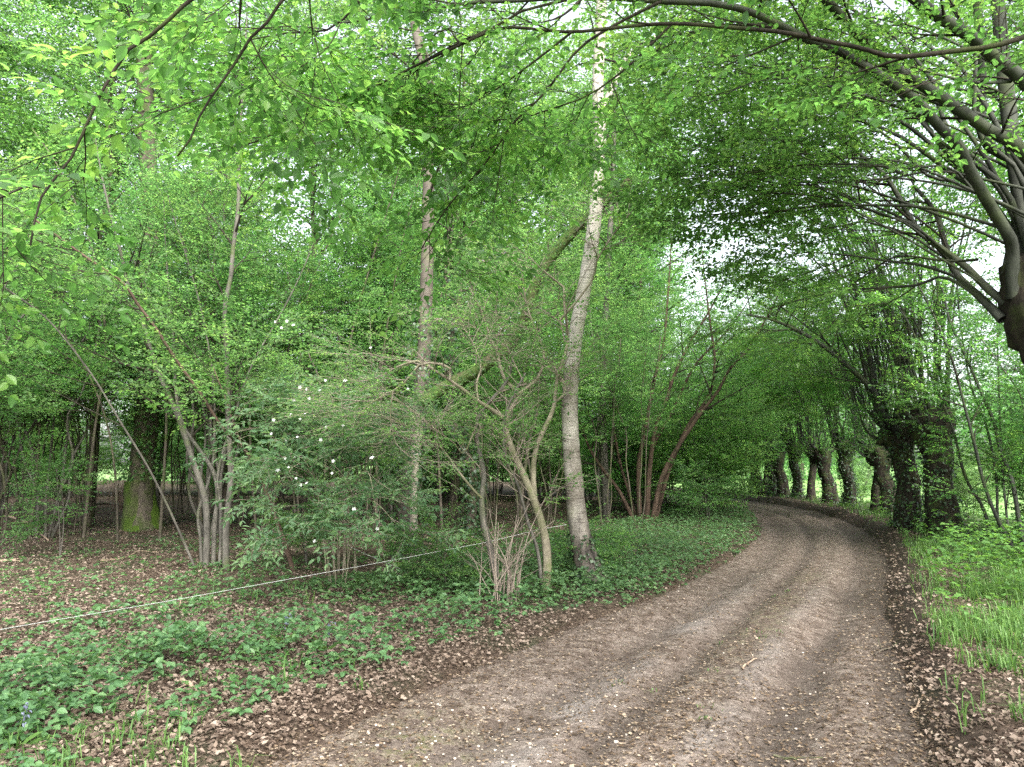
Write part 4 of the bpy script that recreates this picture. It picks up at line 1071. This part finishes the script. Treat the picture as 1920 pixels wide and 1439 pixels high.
ol = [from_head([(1980, 50), (1920, 70), (1863, 87), (1797, 95), (1680, 107), (1613, 90), (1547, 77), (1480, 63), (1430, 57), (1347, 50), (1280, 45), (1207, 47), (1073, 60), (973, 52), (930, 55), (873, 80), (807, 110), (773, 127), (707, 160), (640, 193), (567, 227), (500, 257), (467, 270), (393, 287)], (4.0, 4.6), .021, .005, (0, 0, .4)),
      from_head([(760, -420), (530, -160), (440, -60), (357, 0), (317, 37), (283, 67), (247, 87), (220, 123), (200, 157), (180, 193), (157, 247), (127, 307), (87, 353), (70, 393), (57, 460)], (2.9, 3.1), .026, .004),
      from_head([(900, -400), (700, -170), (600, -70), (530, 0), (507, 37), (480, 57), (463, 83), (440, 120), (417, 153), (393, 187), (370, 227), (353, 270), (333, 293)], (3.0, 3.3), .024, .004),
      side([(1240, 3), (1153, 47), (1090, 87), (1057, 127), (1017, 180), (973, 220), (950, 247), (923, 290), (887, 333), (840, 387), (800, 450), (783, 480)], (4.6, 5.2), .011, .004),
      side([(1260, 45), (1180, 123), (1107, 177), (1040, 203), (987, 220), (960, 240)], (4.4, 5.0), .008, .004),
      side([(1073, 60), (1000, 117), (927, 170), (873, 200), (817, 213)], (4.3, 4.9), .008, .003),
      side([(1063, 0), (973, 23), (930, 50), (840, 90), (790, 118)], (4.4, 4.5), .010, .005),
      side([(930, 55), (870, 110), (840, 55), (800, 90)], (4.4, 4.6), .006, .003) if False else side([(860, 80), (835, 50), (800, 85), (740, 165), (690, 240), (640, 300)], (4.5, 4.9), .007, .003),
      side([(87, 353), (50, 350), (0, 372), (-60, 400)], (3.1, 3.0), .006, .003),
      side([(700, -30), (640, 40), (600, 60), (540, 62), (470, 75)], (3.6, 3.8), .007, .003)]
for q, s in enumerate(ol): stem_part("limb", s, M_HDARK, over, ob, 8, .05, 240 + q)
a = Acc(); g = rng_(44)
inframe = lambda p: p[1] > 1.6 and abs(p[0]) < .85 * p[1] + .6
leafy(a, ol, g, 10, 2, (.45, .4), (.3, .25), .3, .27, SPR_NEAR, rise=-.1, scale=(.7, 1.1), stem_sprays=False, keep=inframe); shade_limbs = []
for k in range(9):  # limbs added overhead, mostly out of view, to shade the near leaves
    az = g.uniform(1.2, 4.2); ou = np.array([math.cos(az), math.sin(az), 0]); rc = g.uniform(2.0, 5.0); tl = g.uniform(4.2, 6.5)
    B = wob(bez(hd, hd + ou * rc * .25 + np.array([0, 0, tl * .75]), hd + ou * rc + np.array([0, 0, tl]), 20), .08, g); shade_limbs.append((B, np.linspace(.045, .01, 20)))
    stem_part("limb", shade_limbs[-1], M_HBARK, over, ob, 6, .05, 270 + k)
leafy(a, shade_limbs, g, 9, 4, (1.3, 1.3), (.8, .5), .35, .42, SPR_MID)
a.obj("crown", [M_HORN, M_TWIG], over, ob)

# slender stems leaning in at the right edge
ls = [trace(p, y, r0, r1) for p, y, r0, r1 in (
    ([(1910, 1056), (1880, 993), (1860, 950), (1843, 900), (1827, 833), (1808, 760), (1780, 660), (1735, 560), (1690, 480)], (12.4, 12.8), .034, .012),
    ([(1925, 1040), (1912, 983), (1897, 900), (1877, 847), (1860, 783), (1827, 707), (1807, 660), (1780, 600), (1765, 540), (1720, 440)], (12.8, 13.6), .040, .014),
    ([(1862, 1020), (1843, 953), (1817, 910), (1803, 873), (1790, 817), (1773, 770), (1743, 700), (1700, 600), (1640, 520)], (14.2, 14.4), .036, .012),
    ([(1895, 1050), (1872, 980), (1868, 900), (1850, 800), (1820, 720), (1800, 600), (1790, 470)], (13.4, 14.5), .028, .012),
    ([(1915, 1060), (1893, 1000), (1885, 940), (1878, 860), (1872, 700), (1868, 560)], (12.9, 14.0), .025, .012))]
labs = ["lowest thin stem bowing in over the weeds by the right verge", "thickest of the thin stems leaning over the right verge", "slim stem close beside the nearer of the big dark pair", "wavy thin stem between the leaning saplings on the right verge", "straightest thin stem by the right verge"]
for q, s in enumerate(ls):
    o = np.array([*s[0][0][:2], land(*s[0][0][:2])[0]]); r = thing("leaning_sapling", o, labs[q], "sapling", "saplings on the right verge")
    stem_part("trunk", s, M_HBARK, r, o, 7, .06, 260 + q)
    a = Acc(); leafy(a, [s], rng_(265 + q), 12, 3, (.7, .9), (.5, .3), .15, .28, SPR_MID, rise=.1); a.obj("crown", [M_HORN, M_TWIG], r, o)

# ------------------------------------------------------------------ the wood behind
def slender(seed, H, r0, t0, n1, n2, l1, l2, sprays, mat=M_GBARK, nst=1, spread=.3, rise=.2, leaf=M_WOOD, nm="young_tree", spacing=.42, scale=(.9, 1.3)):
    g = rng_(seed); r = thing(nm, (0, 0, 0), "x", "tree"); st = []
    for k in range(nst):
        az = g.uniform(0, 6.28); o = np.array([math.cos(az), math.sin(az), 0]); sp = spread * H * g.uniform(.4, 1) if nst > 1 else g.uniform(.2, .9) * spread * H
        p0 = o * (.12 if nst > 1 else 0) + np.array([0, 0, -.08]); h = H * g.uniform(.75, 1)
        P = wob(bez(p0, p0 + o * sp * .25 + np.array([0, 0, h * .6]), p0 + o * sp + np.array([0, 0, h]), 26), .05 + .004 * H, g); R = np.linspace(r0 * g.uniform(.7, 1), .012, 26)
        st.append((P, R)); stem_part("trunk" if nst == 1 else "stem", st[-1], mat, r, (0, 0, 0), 8 if r0 > .06 else 6, .06, seed + k)
    a = Acc(); leafy(a, st, g, n1, n2, l1, l2, t0, spacing, sprays, rise=rise, scale=scale); a.obj("crown", [leaf, M_TWIG], r, (0, 0, 0))
    return r
TALL = [slender(700 + k, 16 + k, .17, .28, 34, 9, (3.6, 1.6), (1.4, .8), SPR_FAR, M_DBARK, 1, .05, leaf=M_TALL, nm="tall_tree", spacing=.44, scale=(1, 1.5)) for k in range(3)]
YOUNG = [slender(720 + k, 8.5 + .7 * k, .055, .3, 24, 7, (2.1, 1.0), (.9, .6), SPR_FAR if k else SPR_MID, M_GBARK, 1, .12, rise=.1, spacing=.52) for k in range(4)]
HAZ = [slender(740 + k, 5.6 + .5 * k, .035, .34, 8, 5, (1.2, 1.1), (.7, .5), SPR_MID, M_GBARK, 6, .35, leaf=M_HAZEL, nm="hazel_clump", spacing=.46) for k in range(3)]
POLE = [slender(760 + k, 4.5 + k, .026, .35, 10, 3, (.8, .5), (.4, .3), SPR_MID, M_DBARK, 1 if k < 2 else 3, .2, nm="sapling", spacing=.36) for k in range(4)]
BUSH = [slender(780 + k, 2.6 + .5 * k, .02, .08, 9, 4, (.8, .7), (.5, .4), SPR_MID, M_GBARK, 7, .4, leaf=M_WOOD, nm="bush", spacing=.44) for k in range(3)]
SEEN = set()
def plant(protos, k, x, y, s, label, group, g):
    r = protos[k % len(protos)]; z = land(x, y)[0]
    put(r, r.name not in SEEN, (x, y, z), g.uniform(0, 6.28), s, label, group); SEEN.add(r.name)
g = rng_(77)
taken = [(hb[0], hb[1]), (base[0], base[1]), (base2[0], base2[1]), (qb[0], qb[1]), (tb[0], tb[1]), (vb[0], vb[1])]
def fill(n, protos, ylo, yhi, mind, srange, lab, group, xr=.8, sleft=1.8, ok=None):
    c = 0; tries = 0; used_ = []
    while c < n and tries < 6000:
        tries += 1
        y = math.sqrt(g.uniform(ylo ** 2, yhi ** 2)); x = g.uniform(-xr, xr) * y
        s_, al = lateral(x, y)
        if s_[0] > -halfw(al)[0] - sleft: continue
        if ok and not ok(x, y): continue
        if min((x - a) ** 2 + (y - b) ** 2 for a, b in used_ + taken) < mind ** 2: continue
        used_.append((x, y)); plant(protos, c, x, y, g.uniform(*srange), lab, group, g); c += 1
    return used_
t1 = fill(8, TALL, 17.5, 25, 3.0, (.85, 1.1), "tall woodland tree with a straight trunk rising behind the understorey", "tall trees in the wood", sleft=2.5)
t2 = fill(12, YOUNG, 15.5, 23.5, 2.2, (.8, 1.1), "slender young tree in the understorey of the wood", "young trees in the wood", sleft=2.2, ok=lambda x, y: abs(x / y + .48) > .055 or y > 18.5)
t3 = fill(4, HAZ, 15.5, 22, 2.8, (.85, 1.1), "many-stemmed hazel in the understorey deeper in the wood", "hazel clumps in the wood", sleft=2.2, ok=lambda x, y: abs(x / y + .48) > .055 or y > 18.5)
t4 = fill(60, POLE, 13.5, 24, .8, (.75, 1.2), "thin dark sapling among many on the wood floor", "thin saplings in the wood", sleft=2.2, ok=lambda x, y: abs(x / y + .48) > .055 or y > 18.5)
BACK = "beyond a small clearing at the back of the wood"
t5 = fill(9, TALL, 37, 50, 4.0, (.85, 1.15), "tall tree in the light " + BACK, "tall trees beyond the clearing", sleft=3)
t6 = fill(13, YOUNG, 34, 45, 2.8, (.9, 1.3), "bright young tree in the light " + BACK, "young trees beyond the clearing", sleft=3)
t7 = fill(22, BUSH, 34, 42, 2.0, (1.1, 1.7), "bright leafy bush in the light " + BACK, "bushes beyond the clearing", sleft=2)
# inside of the bend: leafy to the ground
for k, (x, y, s, lab) in enumerate(((5.3, 21.8, 1.0, "leafy bush at the inside of the bend next to the rusty coppice"), (6.2, 24.6, 1.1, "bright leafy bush reaching to the track at the inside of the bend"), (5.2, 26.5, 1.3, "tall leafy bush behind the others at the inside of the bend"), (4.2, 24.2, 1.1, "leafy bush right behind the rusty coppice"))):
    plant(BUSH, k, x, y, s * 1.15, lab, "bushes at the inside of the bend", g)
for k, (x, y, s, lab) in enumerate(((5.2, 35, 1.1, "many-stemmed hazel past the end of the visible track"),)):
    plant(HAZ, k, x, y, s, lab, "hazels at the bend", g)
for k, (x, y, s, lab) in enumerate(((6.2, 37, 1.05, "young tree at the far end of the bend"), (2.4, 21, .8, "young tree between the grey trunk and the rusty coppice"))):
    plant(YOUNG, k, x, y, s, lab, "young trees at the bend", g)
for k, (x, y, s, lab) in enumerate(((-9.2, 11.5, 1.0, "hazel at the edge of the photo left of the mossy footed oak"), (-9.6, 16.0, 1.05, "hazel close by the left side of the mossy footed oak"))):
    plant(HAZ, k, x, y, s, lab, "hazels at the wood's near edge", g)

for k, (x, y, s, lab) in enumerate(((9.2, 12.6, .75, "hazel behind the leaning saplings at the right verge"), (11.5, 15.6, .8, "hazel to the field side of the big dark pair"), (7.9, 10.2, .62, "hazel nearest the right edge of the photo behind the grass"))):
    plant(HAZ, k, x, y, s, lab, "hazels at the right verge", g)
for k, (x, y, lab) in enumerate(((-2.2, 28.5, "tall tree behind the brown birch at the near side of the clearing"), (1.3, 30.5, "tall tree behind the grey trunk at the near side of the clearing"), (4.3, 32.5, "tall tree behind the rusty coppice"), (.2, 26.0, "tall tree behind the leaning birch at the near side of the clearing"))):
    plant(TALL, k, x, y, 1.0, lab, "tall trees by the clearing", g)
for k, (x, y, lab) in enumerate(((11.8, 15.5, "tall tree on the field side by the big dark pair, crown over the leaning saplings"), (9.8, 12.0, "tall tree on the field side behind the nearest pollard"))):
    plant(TALL, k + 1, x, y, .95, lab, "tall trees on the field side", g)
for k, (x, y, lab) in enumerate(((2.2, 36, "tall tree far behind the rusty coppice"), (4.2, 37.5, "tall tree far behind the bend, left one of a loose row"), (6.4, 41, "tall tree far behind the bend, middle of a loose row"), (5.5, 32, "tall tree right behind the leafy bushes of the bend"), (8.9, 50, "tall tree closing the lane far beyond the bend"))):
    plant(TALL, k, x, y, 1.1, lab, "tall trees beyond the bend", g)
for k, (x, y, lab) in enumerate(((5.2, 34.5, "young tree behind the bushes at the bend"), (3.2, 33, "young tree behind the rusty coppice at the edge of the clearing"))):
    plant(YOUNG, k + 1, x, y, 1.2, lab, "young trees beyond the bend", g)
t8 = fill(8, BUSH, 27, 33, 1.8, (.8, 1.2), "fresh green bush in the small clearing behind the first trunks", "bushes in the clearing", sleft=3, ok=lambda x, y: x / y > -.42)
for k, (x, y, sc_, lab) in enumerate(((10.6, 14.6, .8, "leafy bush behind the leaning saplings at the right verge"),)):
    plant(BUSH, k, x, y, sc_, lab, "bushes at the right verge", g)
for k, (yy, off) in enumerate(((12.4, 4.6), (14.0, 5.2), (15.6, 4.8), (17.2, 5.4), (21.5, 4.2), (24.2, 4.6), (27.4, 4.4), (31.0, 4.8))):
    q = row_spot(yy, off)[0]; plant(BUSH, k, q[0], q[1], g.uniform(.42, .6), "low bush on the field side of the pollard row", "bushes between pollards and field", g)
# far wood beyond, one mass
a = Acc(); g2 = rng_(88)
for k in range(46):
    th = g2.uniform(-.95, .8); d = g2.uniform(62, 95); x, y = d * math.sin(th), d * math.cos(th)
    if x > 14 and y < 85: x, y = x * 1.5, y * 1.5
    H = g2.uniform(10, 17); n = 260; q = g2.normal(0, 1, (n, 3)); q = unit(q) * g2.random((n, 1)) ** .4
    p = np.array([x, y, H * .5]) + q * np.array([H * .38, H * .38, H * .5])
    d_ = q * np.array([1, 1, .3]) + g2.normal(0, .3, (n, 3))
    place_sprays(a, SPR_FAR, p, d_, g2.uniform(2.6, 4.2, n), g2.normal(0, .5, n), g2, twigs=False)
    tube(a, np.array([[x, y, -.6], [x, y, H * .3], [x, y, H * .7]]), [.35, .28, .1], 6, 1)
tag(a.obj("woodland", [M_WOOD, M_DBARK]), "far belt of trees beyond the wood and the field", "woodland", kind="stuff")

# ------------------------------------------------------------------ small things on the floor
g = rng_(99)
def stick(px, r0, r1, label, mat=M_STICK, lift=.02, group=None, nm="fallen_branch"):
    P = np.array([foot(x, y) for x, y in px]); P[:, 2] += lift
    n = 16; P = catmull(P, n); P[:, 2] = np.maximum(P[:, 2], land(P[:, 0], P[:, 1]) + r0 * .6); P = wob(P, .008, g)
    a = Acc(); tube(a, P, np.linspace(r0, r1, n), 7, 0, .12, g); o = P[0]
    for b, q in sub_branches(P, np.linspace(r0, r1, n), g, 2, .3, .8, .18, .12, rise=.05, flat=.9): tube(a, b, q, 4, 0)
    tag(a.obj(nm, [mat], None, o), label, "branch", group)
R2 = lambda *p: [(x / 3, 960 + y / 3) for x, y in p]
stick(R2((90, 893), (300, 872), (425, 832)), .016, .010, "pale brown stick lying along the lower edge of the bramble patch")
stick(R2((400, 885), (500, 790), (560, 700)), .016, .008, "pale forked stick lying slantwise behind the bramble patch")
stick(R2((530, 835), (640, 832), (760, 848)), .014, .008, "purplish straight twig on the litter between two bramble patches")
stick(R2((380, 835), (440, 858), (510, 920)), .013, .008, "short orange brown stick crossing the forked stick")
stick(R2((-60, 838), (60, 828), (230, 815)), .014, .007, "grey stick entering from the photo's edge on the litter")
stick(R2((630, 935), (700, 895), (800, 850)), .010, .006, "thin pale twig propped on low leaves")
stick(R2((1020, 962), (1060, 990), (1110, 1032)), .018, .012, "short whitish broken stick on the litter near the track")
stick(R2((940, 585), (1000, 545), (1050, 500)), .012, .006, "whitish twig under the fence cord")
stick(R2((560, 285), (700, 262), (790, 228), (890, 232)), .018, .008, "bowed pale branch lying in front of the grey hazel clump")
stick(R2((-40, 20), (70, 40), (170, 70), (220, 120), (275, 170)), .035, .015, "curved grey branch lying at the photo's left edge")
stick(R2((-30, 285), (40, 282), (110, 292)), .022, .010, "straight grey branch at the left edge behind the litter")
stick([(150, 968), (175, 955), (200, 950), (243, 955)], .06, .04, "dark fallen log resting against the mossy footed trunk", M_DBARK, .12)
stick([(812, 1099), (850, 1090), (893, 1083)], .03, .02, "dark log half hidden in leaves behind the dead shrub", M_DBARK, .06)
stick([(1140, 1020), (1180, 1008), (1215, 1022)], .014, .008, "grey bowed twig on the leafy mat right of the leaning birch")
stick([(1392, 1258), (1405, 1246), (1420, 1238)], .009, .005, "small pale twig lying on the middle of the track", M_STICK, .01)
stick([(1640, 1230), (1662, 1220), (1685, 1208)], .008, .004, "thin dark twig on the right wheel rut", M_DBARK, .01)
stick([(1450, 1418), (1478, 1424), (1500, 1426)], .008, .005, "short dark twig at the near end of the track", M_DBARK, .008)
stick([(1708, 1345), (1716, 1330), (1724, 1318)], .008, .005, "small pale twig at the foot of the dark bank", M_STICK, .02)

# brown brushwood thicket left of the oak
bb = foot(205, 958); r = thing("brushwood", bb, "brown thicket of dead upright twigs beside the mossy footed trunk", "brushwood"); a = Acc()
for k in range(70):
    p0 = bb + np.array([g.normal(0, .6), g.normal(.3, .5), -.05]); H = g.uniform(.7, 1.9); d = np.array([g.normal(0, .3), g.normal(0, .3), 1])
    B = wob(bez(p0, p0 + np.array([0, 0, H * .5]), p0 + d * H, 7), .04, g); rr = np.linspace(.009, .003, 7); tube(a, B, rr, 4, 0, cap=False)
    for b, q in sub_branches(B, rr, g, 3, .3, .95, .4, .25, rise=.2): tube(a, b, q, 3, 0, cap=False)
a.obj("twigs", [plain("brown twig", (.17, .115, .085), .9, .1)], r, bb)

# leafy sprig and young plants on the floor
for q, (px, py, H, lab) in enumerate(((112, 1045, 1.5, "small leafy sapling with drooping sprays at the left of the floor"), (575, 1062, .9, "knee-high leafy sapling beside the red brown stem"), (835, 1100, .6, "low bushy sapling behind the dead shrub"), (1060, 1085, .5, "low leafy seedling between crooked shrub and birch"), (1330, 985, 1.2, "leafy sapling on the mat at the inside of the bend"))):
    p = foot(px, py); r = thing("leafy_sapling", p, lab, "sapling", "small leafy plants on the wood floor"); gg = rng_(900 + q)
    st = [(wob(bez(p + np.array([0, 0, -.03]), p + np.array([gg.normal(0, .08), 0, H * .6]), p + np.array([gg.normal(0, .25), gg.normal(0, .2), H]), 10), .02, gg), np.linspace(.010, .004, 10)) for _ in range(2)]
    a = Acc(); [tube(a, P, R, 5) for P, R in st]; a.obj("stems", [M_GBARK], r, p)
    a = Acc(); leafy(a, st, gg, 9, 2, (.4, .3), (.25, .2), .15, .16, SPR_PALE if q == 1 else SPR_MID, rise=-.15, scale=(.6, .95)); a.obj("crown", [M_HAZEL, M_TWIG], r, p)

# bluebells
M_BLUE = leaf_mat("bluebell", (.10, .115, .18), (.14, .155, .23), (.20, .215, .30), (.15, .17, .25), .2, .3, .6)
for q, (px, py, lab) in enumerate(((528, 1210, "bluebell with a pale stem between the bramble patches"), (30, 1412, "bluebell in the bottom corner among bramble leaves"), (610, 1225, "bluebell beside the short whitish stick"))):
    p = foot(px, py); gg = rng_(950 + q); r = thing("bluebell", p, lab, "flower", "bluebells on the wood floor")
    a = Acc(); B = bez(p, p + np.array([0, 0, .15]), p + np.array([.05, 0, .24]), 8); tube(a, B, np.linspace(.004, .0025, 8), 5); a.obj("stem", [M_GRASS], r, p)
    n = 24; a = Acc(); q_ = B[gg.integers(4, 8, n)] + gg.normal(0, .012, (n, 3)); d = gg.normal(0, 1, (n, 3)) * .6 + np.array([.2, 0, -1]); V, F, rr = put_leaves(q_, d, gg.uniform(.016, .024, n), np.full(n, .010), gg.normal(0, 1, n), 1, gg); a.add(V, F, 0, rr); a.obj("flower_head", [M_BLUE], r, p)
    n = 9; a = Acc(); az = gg.random(n) * 6.28; d = np.stack([np.cos(az), np.sin(az), gg.uniform(.3, 1, n)], -1); V, F, rr = put_leaves(np.tile(p, (n, 1)), d, gg.uniform(.12, .2, n), np.full(n, .012), gg.normal(0, .3, n), 1, gg); a.add(V, F, 0, rr); a.obj("leaves", [M_GRASS], r, p)
nv = sum(len(m.vertices) for m in bpy.data.meshes)
print("verts", nv, "objects", len(bpy.data.objects), "placed", [len(t) for t in (t1, t2, t3, t4, t5, t6, t7)])
